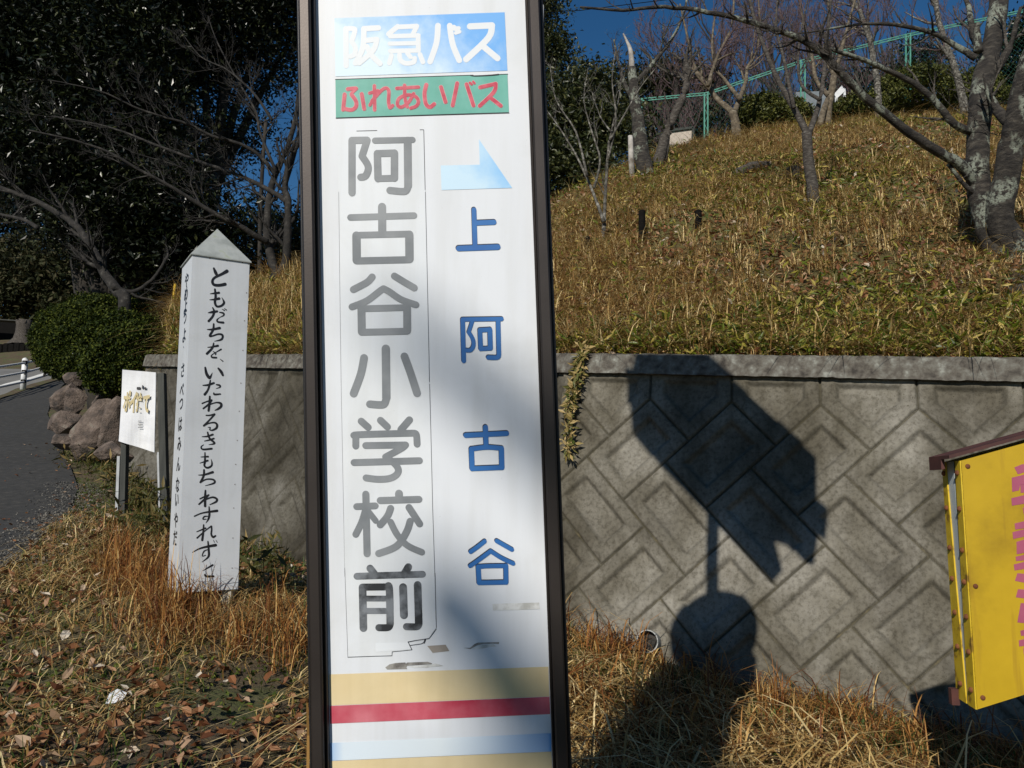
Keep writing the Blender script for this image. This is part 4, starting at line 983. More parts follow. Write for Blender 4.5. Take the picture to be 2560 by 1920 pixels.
face = m.build('front_panel', M['yellow'], ysr)
m = MB(); m.add([p + bk for p in (TLc, TRc, BRc, BLc)] + [p + bk + yn * 0.012 for p in (TLc, TRc, BRc, BLc)], [(0, 1, 2, 3), (7, 6, 5, 4), (0, 4, 5, 1), (1, 5, 6, 2), (2, 6, 7, 3), (3, 7, 4, 0)])
m.build('back_panel', M['yellow'], ysr)
upy = (TLc - BLc) / np.linalg.norm(TLc - BLc)
# side: two angle strips with the pale inner tray between them, bent open at the top
sd = np.cross(upy, yn); sd /= np.linalg.norm(sd)
if sd[0] > 0: sd = -sd
def side_strip(o0, o1, wd, wd1, name, mat, out=0.004):
    a0, a1_ = TLc - yn * o0, BLc - yn * o1
    V = [a0 + sd * out, a0 - yn * wd + sd * out, a1_ - yn * wd1 + sd * out, a1_ + sd * out]; V += [p - sd * (out + 0.002) for p in V]
    return mk(name, V, [(0, 1, 2, 3), (7, 6, 5, 4), (0, 4, 5, 1), (1, 5, 6, 2), (2, 6, 7, 3), (3, 7, 4, 0)], mat, ysr)
side_strip(0.0, 0.0, 0.036, 0.05, 'angle_strip', M['yellow_edge'], 0.003); side_strip(0.106, 0.062, 0.026, 0.068, 'angle_strip', M['yellow_edge'], 0.003)
side_strip(0.056, 0.052, 0.052, 0.012, 'inner_tray', M['milky'], -0.001); side_strip(0.034, 0.049, 0.025, 0.006, 'tray_gap_shade', M['ink'], -0.003)  # black strip paints the shade in the gap beside the tray
m = MB()
for t in (0.05, 0.2, 0.37, 0.5, 0.64, 0.78, 0.93):
    for o, ou in ((0.018, 0.005), (0.118 - 0.03 * t, 0.005)):
        m = MB(); c = TLc * (1 - t) + BLc * t - yn * o + sd * ou; m.tube([c - sd * 0.004, c + sd * 0.003, c + sd * 0.006], [0.008, 0.0075, 0.003], 10); m.build('rivet', M['rust'], ysr)
for t in (0.03, 0.52, 0.96):
    m = MB(); c = TLc * (1 - t) + BLc * t + TRv * 0.018; m.tube([c - yn * 0.003, c + yn * 0.003, c + yn * 0.005], [0.007, 0.0065, 0.003], 10); m.build('rivet', M['rust'], ysr)
m = MB(); t0 = TLc + bk - TRv * 0.038 - yn * 0.01 + upy * 0.016; t1 = TRc + bk + upy * 0.016; dd_ = yn * (DY + 0.025)
m.add([t0, t1, t1 + dd_, t0 + dd_] + [p + upy * 0.010 for p in (t0, t1, t1 + dd_, t0 + dd_)], [(3, 2, 1, 0), (4, 5, 6, 7), (0, 1, 5, 4), (1, 2, 6, 5), (2, 3, 7, 6), (3, 0, 4, 7)])
m.add([t0, t0 + dd_ * 0.6, t0 + dd_ * 0.6 - upy * 0.03, t0 - upy * 0.03, t0 + TRv * .01, t0 + dd_ * 0.6 + TRv * .01, t0 + dd_ * 0.6 - upy * 0.03 + TRv * .01, t0 - upy * 0.03 + TRv * .01], [(0, 1, 2, 3), (7, 6, 5, 4), (0, 4, 5, 1), (1, 5, 6, 2), (2, 6, 7, 3), (3, 7, 4, 0)])
m.build('roof_strip', M['maroon'], ysr)
b0 = BLc + bk * 0.95 - TRv * 0.012 + upy * 0.03
m = MB(); m.bar(b0, b0 - upy * 0.045, 0.022, 0.022); m.build('bracket', M['maroon'], ysr)
for k_, h_ in ((0.42, 0.75), (0.85, 0.95)):
    m = MB(); b0 = BLc + TRv * k_ + bk / 2; m.bar(b0, b0 - np.array([0, 0, h_]), 0.06, 0.06); m.build('leg', M['maroon'], ysr)
ZY = lambda P: [(2400 + x / 3.32, 1140 + y / 3.32) for x, y in P]
E_ = 600
pk = [[(450, 95), (510, 70), (E_, 60), (E_, 130), (531, 135), (480, 152)], [(428, 180), (531, 155), (E_, 140), (E_, 230), (500, 238), (490, 285), (432, 297)], [(500, 240), (E_, 228), (E_, 300), (502, 305)], [(425, 350), (531, 325), (E_, 310), (E_, 385), (430, 412)], [(520, 430), (E_, 410), (E_, 470), (528, 482)],
      [(452, 560), (E_, 525), (E_, 590), (458, 610)], [(435, 632), (E_, 592), (E_, 655), (440, 688)], [(468, 712), (E_, 675), (E_, 790), (470, 815)], [(460, 835), (E_, 808), (E_, 858), (465, 872)], [(445, 900), (E_, 862), (E_, 925), (452, 950)], [(475, 972), (E_, 985), (E_, 1065), (455, 1035)],
      [(480, 1105), (E_, 1112), (E_, 1190), (462, 1172)], [(503, 1220), (E_, 1225), (E_, 1395), (475, 1380)], [(500, 1450), (E_, 1425), (E_, 1490), (505, 1492)], [(487, 1530), (E_, 1505), (E_, 1570), (490, 1580)], [(525, 1595), (E_, 1585), (E_, 1640), (528, 1645)]]
for lo, hi, y0, y1 in ((0, 5, 60, 440), (5, 10, 520, 930), (10, 13, 985, 1395), (13, 16, 1425, 1640)):
    poly_mesh('pink_character', [ZY(p) for p in pk[lo:hi]] + [ZY([(580, y0), (640, y0), (640, y1), (580, y1)])], yel, yn, M['pink'], face, 0.0008)

# ------------------------------------------------------------------ trees on the hill (right)
UP = np.array([0, 0, 1.0])
def tree_root(name, base, label, cat='tree', group=None): return empty(name, base - np.array([0, 0, 0.05]), label, cat, group)
# the big lichen-covered cherry at the right edge
b = hill_pt(2510, 640); Yb = b[1]; T = Tree(21)
rt = tree_root('cherry_tree', b, 'bare cherry tree with thick lichen covered trunk at the right edge', 'tree')
main = A((2530, 720, Yb), (2500, 640, Yb), (2468, 550, Yb), (2446, 470, Yb), (2444, 380, Yb), (2450, 250, Yb), (2478, 120, Yb + .05), (2500, 0, Yb + .1), (2515, -140, Yb + .2), (2560, -330, Yb + .4))
Q, rd = T.limb(main, px2m(36, Yb), px2m(21, Yb), 14); T.sprout(Q, rd, 2.2, 3, (5, 4, 3), 0.15, lo=0.5)
Q, rd = T.limb(A((2560, 680, Yb), (2500, 560, Yb - .1), (2515, 450, Yb - .2), (2535, 330, Yb - .3), (2565, 200, Yb - .4), (2615, 40, Yb - .5)), px2m(36, Yb), px2m(26, Yb), 12); T.sprout(Q, rd, 1.6, 3, (5, 4, 3), 0.15, lo=0.4)
lw = A((2445, 470, Yb), (2400, 410, Yb - .1), (2330, 370, Yb - .2), (2260, 320, Yb - .3), (2180, 258, Yb - .4), (2110, 190, Yb - .5), (2040, 120, Yb - .55), (1960, 82, Yb - .6), (1860, 50, Yb - .65), (1740, 25, Yb - .7), (1640, 18, Yb - .75), (1560, 25, Yb - .8), (1450, 18, Yb - .85))
Q, rd = T.limb(lw, px2m(15, Yb), 0.008, 10); T.sprout(Q, rd, 0.55, 2, (26, 4), 0.25, ang=0.9, lo=0.35)
Q, rd = T.limb(A((2432, 330, Yb), (2385, 310, Yb - .1), (2330, 245, Yb - .15), (2260, 195, Yb - .2), (2170, 155, Yb - .3), (2085, 125, Yb - .4), (2060, 118, Yb - .4)), 0.034, 0.012, 8); T.sprout(Q, rd, 0.5, 2, (10, 4), 0.25, lo=0.2)
Q, rd = T.limb(A((2440, 145, Yb), (2385, 112, Yb), (2330, 82, Yb - .05), (2240, 62, Yb - .1), (2160, 60, Yb - .15), (2060, 75, Yb - .2), (1990, 85, Yb - .2)), 0.028, 0.005, 8); T.sprout(Q, rd, 0.6, 2, (10, 4), 0.25, lo=0.2)
Q, rd = T.limb(A((2480, 505, Yb - .1), (2500, 450, Yb - .2), (2540, 370, Yb - .3), (2600, 300, Yb - .4)), 0.042, 0.03, 8)
Q, rd = T.limb(A((2470, 500, Yb), (2420, 470, Yb - .05), (2370, 410, Yb - .1)), 0.022, 0.014, 7)
Q, rd = T.limb(A((2445, 130, Yb), (2441, 70, Yb), (2448, 60, Yb)), 0.04, 0.012, 8)
for (x, y) in ((2440, 300), (2425, 210), (2436, 420), (2470, 330), (2455, 260)):
    for k in range(3): T.grow(at(x, y, Yb - .1), T.r.normal(0, 1, 3) * np.array([1, .5, .4]), 0.35, 0.004, 1, 0.3, kids=(3,))
T.build(rt, M['bark_lichen'], M['bark'])
# root flare
fl = hill_pt(2565, 740); m = MB(); m.tube(catmull([fl + [0.05, -.02, -.2], at(2555, 700, Yb), at(2535, 630, Yb), at(2500, 550, Yb)], np.linspace(0, 3, 10)), np.interp(np.linspace(0, 1, 10), [0, .3, .6, 1], [px2m(92, Yb), px2m(72, Yb), px2m(46, Yb), px2m(26, Yb)]), 20); m.build('root_flare', M['bark_lichen'], rt, True)

# straight-stemmed young tree in the middle of the slope
b = hill_pt(2035, 515); Yb = b[1]; T = Tree(22)
rt = tree_root('young_tree', b, 'bare young tree with a straight grey trunk forking in the middle of the slope')
r0 = px2m(14, Yb)
T.limb(A((2035, 525, Yb), (2032, 480, Yb), (2022, 400, Yb), (2015, 330, Yb)), r0 * 1.25, r0 * .85, 12)
for pts, a_, c_ in (([(2018, 335), (1985, 270), (1945, 200), (1915, 130), (1890, 60), (1865, -40), (1850, -130)], .7, .2), ([(2022, 335), (2045, 270), (2060, 190), (2068, 90), (2080, -20), (2095, -130)], .6, .2), ([(1985, 270), (1960, 150), (1940, 60), (1950, -60)], .4, .15), ([(2050, 250), (2005, 215), (1995, 150), (2005, 60), (2030, -40)], .38, .12)):
    Q, rd = T.limb(A(*[(x, y, Yb + .1 * i) for i, (x, y) in enumerate(pts)]), r0 * a_, r0 * c_, 9); T.sprout(Q, rd, 1.1, 3, (8, 5, 3), 0.2, lo=0.3)
T.build(rt, M['bark'])

# thin multi-stemmed sapling near the sign
b = hill_pt(1507, 612); Yb = b[1]; T = Tree(23)
rt = tree_root('sapling', b, 'thin pale multi stemmed sapling beside the bus stop sign')
r0 = px2m(5.5, Yb)
for pts, a_ in (([(1507, 615), (1510, 560), (1512, 520), (1520, 380), (1528, 330), (1548, 240), (1555, 170)], 1.3), ([(1510, 555), (1490, 500), (1465, 440), (1430, 370), (1385, 300), (1350, 255)], 1.0), ([(1468, 440), (1440, 330), (1390, 250), (1375, 160)], .7),
                ([(1485, 470), (1500, 400), (1480, 330), (1460, 250), (1470, 170)], .7), ([(1525, 350), (1565, 280), (1600, 220), (1640, 170)], .6), ([(1528, 330), (1500, 290), (1480, 230)], .5), ([(1520, 400), (1540, 300), (1530, 200), (1540, 120)], .6)):
    Q, rd = T.limb(A(*[(x, y, Yb + .06 * i) for i, (x, y) in enumerate(pts)]), r0 * a_, r0 * .18, 7); T.sprout(Q, rd, 0.75, 2, (7, 4), 0.25, lo=0.35)
T.build(rt, M['bark_pale'])

# lichened tree and its leaning broken partner
b = hill_pt(1612, 440); Yb = b[1]; T = Tree(24); r0 = px2m(19, Yb)
rt = tree_root('lichen_tree', b, 'lichened tree with a broken bleached top left of the green fence')
Q, rd = T.limb(A((1620, 450, Yb), (1605, 390, Yb), (1595, 300, Yb), (1585, 240, Yb), (1580, 170, Yb)), r0 * 1.3, r0 * .6, 12)
Q, rd = T.limb(A((1588, 260, Yb), (1560, 205, Yb), (1545, 150, Yb + .2), (1535, 100, Yb + .3)), r0 * .4, r0 * .12, 8); T.sprout(Q, rd, 1.3, 3, (5, 4, 3), 0.1)
Q, rd = T.limb(A((1595, 200, Yb), (1640, 150, Yb), (1690, 80, Yb + .2), (1715, 10, Yb + .4), (1720, -60, Yb + .5)), r0 * .35, r0 * .12, 8); T.sprout(Q, rd, 1.5, 3, (7, 5, 3), 0.1)
T.build(rt, M['bark_lichen'])
m = MB(); m.tube(catmull(A((1580, 180, Yb), (1577, 130, Yb), (1568, 105, Yb), (1558, 84, Yb)), np.linspace(0, 3, 9)), np.linspace(r0 * .45, .01, 9), 8); m.build('broken_top', M['snag'], rt, True)
m = MB(); sb = hill_pt(1582, 442); m.tube([sb + [0, 0, -.1], at(1578, 400, sb[1]), at(1576, 340, sb[1])], [px2m(9, Yb), px2m(8, Yb), px2m(7, Yb)], 8)
sp = empty('bleached_stake', sb, 'pale bleached stake standing against the lichened tree', 'stake'); m.build('stake', M['snag'], sp, True); 
b = hill_pt(1650, 415); Yb = b[1]; T = Tree(25); r0 = px2m(15, Yb)
rt = tree_root('leaning_tree', b, 'dark leaning tree with peeling bark in front of the pale board')
Q, rd = T.limb(A((1645, 420, Yb), (1652, 380, Yb), (1668, 330, Yb), (1690, 280, Yb), (1712, 230, Yb), (1718, 190, Yb + .1), (1712, 150, Yb + .2)), r0 * 1.1, r0 * .5, 11); T.sprout(Q, rd, 1.6, 3, (7, 5, 3), 0.1, lo=.7)
Q, rd = T.limb(A((1655, 420, Yb), (1668, 380, Yb), (1672, 300, Yb - .1), (1660, 230, Yb - .2)), r0 * .35, r0 * .1, 7)
Q, rd = T.limb(A((1700, 195, Yb + .1), (1650, 170, Yb + .2), (1600, 120, Yb + .3)), r0 * .3, r0 * .1, 7); T.sprout(Q, rd, 1.0, 2, (6, 4), 0.1)
T.build(rt, M['bark'])

# two pale-barked cherries on the crest
b = hill_pt(1842, 348); Yb = b[1]; T = Tree(26); r0 = px2m(11, Yb)
rt = tree_root('crest_tree', b, 'tan barked forked tree left of the round hedge on the crest')
T.limb(A((1843, 350, Yb), (1838, 310, Yb), (1833, 280, Yb)), r0 * 1.2, r0, 10)
for pts, a_ in (([(1834, 282), (1800, 255), (1765, 210), (1735, 165), (1720, 100), (1700, 10)], .9), ([(1835, 282), (1850, 245), (1865, 200), (1868, 170), (1890, 130), (1900, 50), (1890, -40)], .7), ([(1850, 250), (1820, 210), (1790, 170), (1780, 110), (1790, 20)], .6), ([(1770, 215), (1790, 150), (1830, 60), (1835, -50)], .5)):
    Q, rd = T.limb(A(*[(x, y, Yb + .2 * i) for i, (x, y) in enumerate(pts)]), r0 * a_, r0 * .2, 8); T.sprout(Q, rd, 2.2, 3, (9, 6, 4), 0.15, lo=.3, minr=0.004)
T.build(rt, M['bark_tan'], M['twig_red'])
b = hill_pt(2065, 320); Yb = b[1]; T = Tree(27); r0 = px2m(12, Yb)
rt = tree_root('crest_tree', b, 'tan double trunked tree beside the white sheet on the crest')
T.limb(A((2068, 322, Yb), (2070, 280, Yb), (2078, 235, Yb), (2085, 190, Yb)), r0, r0 * .7, 10)
T.limb(A((2048, 318, Yb - .2), (2058, 280, Yb - .1), (2072, 240, Yb)), r0 * .8, r0 * .6, 8)
for pts, a_ in (([(2085, 190), (2105, 120), (2120, 60), (2150, -40)], .6), ([(2072, 240), (2040, 200), (2030, 140), (2010, 60), (1990, -40)], .6), ([(2085, 190), (2060, 130), (2075, 50), (2060, -50)], .5)):
    Q, rd = T.limb(A(*[(x, y, Yb + .2 * i) for i, (x, y) in enumerate(pts)]), r0 * a_, r0 * .2, 8); T.sprout(Q, rd, 2.0, 3, (9, 6, 4), 0.15, lo=.3, minr=0.004)
T.build(rt, M['bark_tan'], M['twig_red'])
b = hill_pt(2200, 300); Yb = b[1]; T = Tree(28); r0 = px2m(10, Yb)
rt = tree_root('crest_tree', b, 'slender tree with white banded bark rising behind the long cherry limb')
Q, rd = T.limb(A((2197, 300, Yb), (2194, 220, Yb), (2184, 150, Yb), (2172, 90, Yb), (2150, 30, Yb), (2120, -20, Yb), (2100, -80, Yb)), r0, r0 * .5, 9); T.sprout(Q, rd, 2.4, 3, (10, 6, 4), 0.15, lo=.4, minr=0.004)
T.build(rt, M['bark_pale'], M['twig_red'])
b = hill_pt(2420, 290); Yb = b[1]; T = Tree(29); r0 = px2m(12, Yb)
rt = tree_root('crest_tree', b, 'slender pale tree on the crest behind the big cherry trunk')
Q, rd = T.limb(A((2415, 300, Yb), (2405, 240, Yb), (2390, 180, Yb), (2365, 110, Yb), (2345, 40, Yb), (2330, -60, Yb)), r0, r0 * .5, 9); T.sprout(Q, rd, 2.2, 3, (9, 6, 4), 0.15, lo=.35, minr=0.004)
T.build(rt, M['bark_pale'], M['twig_red'])

# leafless trees beyond the crest, a purple-brown haze of twigs
for i, (px, top, Y, lab) in enumerate(((1690, 60, 24, 'bare reddish tree behind the green fence corner'), (1790, -60, 27, 'tall bare reddish tree behind the fork of the tan tree'), (1930, -90, 26, 'bare purple brown tree behind the straight young tree'), (2030, -60, 29, 'bare purple brown tree behind the white sheet'),
                                      (2140, -80, 28, 'bare purple brown tree left of the tall green post'), (2290, -60, 30, 'thin bare tree right of the tall green post'), (2460, -60, 27, 'bare tree behind the upper trunk of the big cherry'), (1860, -20, 32, 'bare purple brown tree above the round hedge'), (2220, -40, 33, 'farthest bare purple brown tree behind the widest hedge'))):
    u = ray(px, 300)[0] / ray(px, 300)[1]; P0 = hill_uv([u], [1 + (Y - np.interp(u, RU, RW[:, 1])) / 26])[0]; tp = at(px, top, Y)
    rt = tree_root('bare_tree', P0, lab, 'tree', 'bare trees beyond the crest'); T = Tree(60 + i); H = tp[2] - P0[2]
    Q, rd = T.limb([P0, P0 + UP * H * .25, P0 + UP * H * .5 + [.2, 0, 0], P0 + UP * H * .8 + [0, .2, 0]], 0.13, 0.05, 8)
    sc = 1.0 if i not in (5, 6) else 0.6
    T.sprout(Q, rd, H * .75, 4, (int(13 * sc), 8, 6, 4), 0.3, wig=0.2, ang=0.6, lo=.25, minr=0.0075, ratio=.52)
    T.build(rt, M['bark_dark'], M['twig_red'])

# hedges on the crest
def shrub(px, py, w_, h_, Y, lab, mat, n, L=0.06, name='hedge_shrub', group=None, seed=1, solid=0.75):
    c = at(px, py, Y); rx, rz = px2m(w_ / 2, Y), px2m(h_ / 2, Y); r = np.random.default_rng(seed)
    rt = empty(name, c - UP * rz, lab, 'shrub', group)
    v = r.normal(0, 1, (n, 3)); v /= np.linalg.norm(v, axis=1)[:, None]
    lum = 1 + 0.13 * np.sin(v[:, 0] * 5 + seed) * np.cos(v[:, 2] * 6 + v[:, 1] * 5) + 0.05 * np.sin(v[:, 0] * 17) * np.sin(v[:, 2] * 15 + 2)
    rr = (r.uniform(solid ** 3, 1, n) ** (1 / 3)) * lum
    P = c + v * rr[:, None] * np.array([rx, rx * .9, rz])
    V, Fc = leaves(P, L * r.uniform(.6, 1.3, n), .5, r, v * 0.7 + [0, 0, .3], 0.8)
    mk('foliage', V, Fc, mat, rt)
    m = MB()
    for k in range(6):
        a = r.uniform(0, 6.28); e = c + np.array([math.cos(a) * rx * .6, math.sin(a) * rx * .6, rz * .3]); m.tube([c - UP * (rz + .1) + r.normal(0, .05, 3), (c - UP * rz * .5) * .5 + e * .5, e], [.02, .015, .006], 5)
    m.build('stems', M['bark_dark'], rt)
    return rt
shrub(1905, 292, 130, 120, 18.6, 'leafy green hedge shrub right of the tan forked tree', M['leaf_hedge'], 9000, .085, seed=2)
shrub(1975, 300, 120, 110, 19.3, 'leafy green hedge shrub behind the straight young tree', M['leaf_hedge'], 8000, .085, seed=3)
shrub(2145, 275, 150, 70, 19.6, 'low green hedge shrub below the white sheet', M['leaf_hedge'], 7000, .085, seed=4)
shrub(2290, 235, 240, 125, 20.3, 'widest green hedge shrub under the tall green fence post', M['leaf_hedge'], 14000, .09, seed=5)
shrub(2440, 235, 150, 120, 20.6, 'green hedge shrub behind the big cherry trunk', M['leaf_hedge'], 8000, .09, seed=6)

# evergreen masses left of the hill, behind the sign
def evergreen(name, base, blobs, lab, n_cl, per, L, mat, seed, trunk_r=.2, group=None, spread=.33):
    rt = tree_root(name, base, lab, 'tree', group); m = MB()
    top = max((b_[0] for b_ in blobs), key=lambda q: q[2]); m.tube(catmull([base - UP * .3, base * .6 + np.asarray(top) * .4, np.asarray(top)], np.linspace(0, 2, 9)), np.linspace(trunk_r, .04, 9), 8)
    for k, (c, ra) in enumerate(blobs):
        s_ = base * .55 + np.asarray(top) * .45; m.tube([s_, (s_ + np.asarray(c)) / 2 + [0, 0, .2], np.asarray(c)], [trunk_r * .4, trunk_r * .3, .03], 6)
    m.build('trunk', M['bark_dark'], rt, True)
    crown(rt, blobs, n_cl, per, L, .42, mat, seed, spread); return rt
def blob(px, py, wpx, hpx, Y, dy=None): 
    rx, rz = px2m(wpx / 2, Y), px2m(hpx / 2, Y); return (at(px, py, Y), (rx, dy or rx * .8, rz))
gb = lambda px, Y, py=600: np.array([at(px, py, Y)[0], Y, ground(at(px, py, Y)[0], Y)])
evergreen('evergreen_tree', gb(1440, 20), [blob(1400, 330, 240, 330, 20), blob(1480, 280, 200, 260, 21), blob(1440, 430, 260, 180, 19.5), blob(1530, 380, 160, 220, 20.5)], 'dense evergreen tree behind the pale sapling', 260, 110, .16, M['leaf_mid'], 31)
evergreen('evergreen_tree', gb(1370, 26), [blob(1345, 60, 130, 260, 26), blob(1360, 160, 130, 160, 26)], 'tall evergreen tree top beside the upper right frame of the sign', 90, 110, .16, M['leaf_mid'], 32)
evergreen('evergreen_tree', gb(1640, 27), [blob(1600, 230, 240, 150, 27), blob(1720, 230, 200, 170, 28), blob(1680, 330, 260, 150, 27), blob(1800, 300, 160, 120, 28)], 'dark evergreen thicket behind the green fence corner', 170, 110, .17, M['leaf_far'], 33)
evergreen('evergreen_tree', np.array([at(2540, 250, 26)[0], 26, 11.0]), [blob(2540, 140, 160, 150, 26), blob(2560, 230, 160, 120, 26), blob(2600, 60, 120, 130, 26)], 'blue green evergreen at the right edge of the crest', 110, 110, .15, M['leaf_dark'], 34)
evergreen('evergreen_tree', np.array([at(2250, 250, 30)[0], 30, 11.0]), [blob(2200, 225, 200, 90, 30), blob(2290, 160, 150, 110, 30), blob(2080, 235, 170, 80, 30)], 'low blue green conifers far beyond the crest', 90, 110, .16, M['leaf_dark'], 35)

# ------------------------------------------------------------------ green mesh fence, boards and stakes on the hill
YF = 21.5
fr = empty('mesh_fence', at(1765, 380, YF), 'green steel chain link fence behind the trees on the crest', 'fence')
def lattice_post(px, yt, yb, wpx, Y):
    m = MB(); w2 = px2m(wpx / 2, Y); a, b = at(px, yb + 60, Y), at(px, yt, Y); bx = np.array([1.0, 0, 0])
    for s in (-1, 1): m.bar(a + bx * w2 * s, b + bx * w2 * s, .035, .035)
    n = max(int(np.linalg.norm(b - a) / .22), 2)
    for k in range(n):
        p, q = a + (b - a) * k / n, a + (b - a) * (k + 1) / n; s = 1 if k % 2 else -1
        m.bar(p + bx * w2 * s, q - bx * w2 * s, .022, .012)
    return m.build('post', M['green_paint'], fr)
ft = [(1600, 247, 21.5), (1765, 232, 21.5), (2007, 150, 21.5), (2270, 85, 21.5), (2620, 12, 21.5)]
for (px, yt, Y), wp, yb in zip(ft, (9, 9, 11, 12, 12), (345, 365, 300, 200, 150)): lattice_post(px, yt, yb, wp, Y)
for p, q in zip(ft[:-1], ft[1:]):
    m = MB(); a, b = at(*p), at(*q)
    for dz in (0, -.07): m.bar(a + [0, 0, dz], b + [0, 0, dz], .024, .024)
    n = 14
    for k in range(n): m.bar(a + (b - a) * k / n + [0, 0, -.07 * (k % 2)], a + (b - a) * (k + 1) / n + [0, 0, -.07 * ((k + 1) % 2)], .012, .012)
    m.build('top_rail', M['green_paint'], fr)
    m = MB(); H = 2.6; L = np.linalg.norm(b - a); sp_ = .16; d = (b - a) / L
    for k in np.arange(-H, L, sp_):
        for s in (1, -1):
            k0, k1 = (k, k + H) if s > 0 else (k + H, k)
            t0, t1 = 0.0, 1.0
            # clip to the bay
            lo, hi = min(k0, k1), max(k0, k1); f0, f1 = max(0, (0 - lo) / H), min(1, (L - lo) / H)
            if f1 <= f0: continue
            zz = lambda f: -.1 - H * (1 - f) if s > 0 else -.1 - H * f
            P0 = a + d * (lo + H * f0) + UP * zz(f0); P1 = a + d * (lo + H * f1) + UP * zz(f1)
            m.tube([P0, P1], .0013, 3, caps=False)
    mk('chain_link', np.concatenate(m.V), m.F, M['green_paint'], fr)
def framed_board(name, quad, Y, th, mat, frame, lab, cat, legs=True):
    c = [at(x, y, Y) for x, y in quad]; rt = empty(name, (c[2] + c[3]) / 2, lab, cat)
    mk('board', c + [p + [0, th, 0] for p in c], [(3, 2, 1, 0), (4, 5, 6, 7), (0, 1, 5, 4), (1, 2, 6, 5), (2, 3, 7, 6), (3, 0, 4, 7)], mat, rt)
    if frame:
        for i in range(4):
            m = MB(); m.bar(c[i] - [0, .03, 0], c[(i + 1) % 4] - [0, .03, 0], .07, .05, (0, 1, 0)); m.build('frame_bar', frame, rt)
    if legs:
        for p in (c[2], c[3]): m = MB(); m.bar(p + [0, .04, .1], p + [0, .04, -1.0], .06, .05); m.build('leg', frame or mat, rt)
    return rt
framed_board('pale_board', [(1672, 328), (1732, 320), (1731, 365), (1664, 366)], 22.3, .04, M['beige'], M['grey_wood'], 'pale beige board in a dark frame behind the chain link', 'board')
framed_board('white_sheet', [(2085, 235), (2105, 213), (2112, 228), (2092, 246)], 20.5, .03, M['white_paint'], None, 'small tilted white sheet beside the double trunked tree', 'panel')
framed_board('garden_hut', [(1990, 230), (2070, 227), (2072, 290), (1990, 292)], 23.5, 1.2, M['hut'], None, 'pale grey hut wall half hidden behind the fence post and hedge', 'hut', False)
for (x, yt, yb, wp, lab) in ((1605, 532, 607, 16, 'tallest black wooden stake left of centre on the slope'), (1746, 532, 578, 16, 'black wooden stake to the right on the slope'), (1468, 597, 628, 13, 'shortest black stake beside the sapling')):
    b = hill_pt(x, yb); rt = empty('wooden_stake', b, lab, 'stake', 'black stakes on the slope'); r_ = px2m(wp / 2 * 1.15, b[1]); tpz = at(x, yt - 6, b[1])
    m = MB(); m.tube([b - UP * .1, b + (tpz - b) * .5, tpz - UP * .01, tpz], [r_, r_ * .97, r_ * .95, r_ * .8], 12); m.build('stake', M['black_wood'], rt)
b = hill_pt(1780, 412); rt = empty('felled_log', b, 'rotten grey log lying across the slope', 'log')
m = MB(); m.tube(catmull([hill_pt(1838, 445) + UP * .05, hill_pt(1880, 428) + UP * .06, hill_pt(1925, 420) + UP * .05], np.linspace(0, 2, 7)), [.05, .075, .07, .08, .07, .06, .05], 9); m.build('log', M['bark'], rt, True)
b = hill_pt(1985, 442); rt = empty('tree_stump', b, 'small dark cut stump left of the straight young tree', 'stump')
m = MB(); m.tube([b - UP * .08, b + UP * .05, b + UP * .12, b + UP * .125], [.12, .10, .095, .06], 12); m.build('stump', M['bark_dark'], rt)

# ------------------------------------------------------------------ left side: trees over the road
# bare cherry behind the white post
b = at(694, 725, 10.5); b[2] -= .1; T = Tree(41); Yb = 10.5
rt = tree_root('cherry_tree', b, 'bare spreading cherry tree with pale and dark stems left of the sign')
LB = lambda pts, Y0=10.5, dy=0.0: A(*[(x, y, Y0 + dy * i) for i, (x, y) in enumerate(pts)])
T.limb(LB([(700, 760), (700, 725), (695, 690)]), .17, .12, 12)
for pts, a_, c_, dy, ln, kd in (([(697, 700), (680, 650), (668, 590), (672, 500), (690, 430), (720, 365), (745, 270), (770, 150)], .085, .035, .05, 1.6, (6, 5, 4)), ([(700, 690), (716, 640), (720, 560), (720, 500), (712, 470), (725, 400), (760, 330)], .08, .04, .0, 1.6, (6, 5, 4)),
    ([(668, 605), (640, 590), (600, 565), (545, 538), (480, 500), (430, 468), (350, 425), (270, 380), (180, 350), (70, 325)], .055, .012, -.12, 1.5, (12, 6, 4)),
    ([(718, 505), (690, 485), (640, 458), (580, 432), (520, 412), (450, 385), (370, 355), (310, 330), (240, 310), (130, 290)], .05, .01, .08, 1.6, (12, 6, 4)),
    ([(690, 440), (650, 390), (600, 360), (530, 340), (470, 310), (400, 290), (330, 265), (270, 235), (200, 215), (120, 200)], .035, .008, -.1, 1.5, (12, 6, 4)),
    ([(680, 300), (640, 240), (600, 200), (560, 170), (500, 140), (450, 75)], .028, .006, .1, 1.4, (10, 5, 4)),
    ([(690, 430), (650, 330), (640, 280), (600, 210), (545, 110), (520, 40)], .03, .008, .1, 1.4, (9, 5, 4)),
    ([(712, 470), (745, 350), (740, 260), (760, 150)], .03, .01, .1, 1.2, (6, 5, 3)),
    ([(560, 545), (520, 520), (480, 440), (430, 410), (330, 380), (250, 330)], .022, .006, -.15, 1.2, (9, 5, 3))):
    Q, rd = T.limb(LB(pts, 10.5, dy), a_ * .8, c_ * .8, 9); T.sprout(Q, rd, ln * .8, 3, (int(kd[0] * 1.5), kd[1], kd[2]), 0.18, lo=.2, minr=.0028)
T.build(rt, M['bark_shade'])
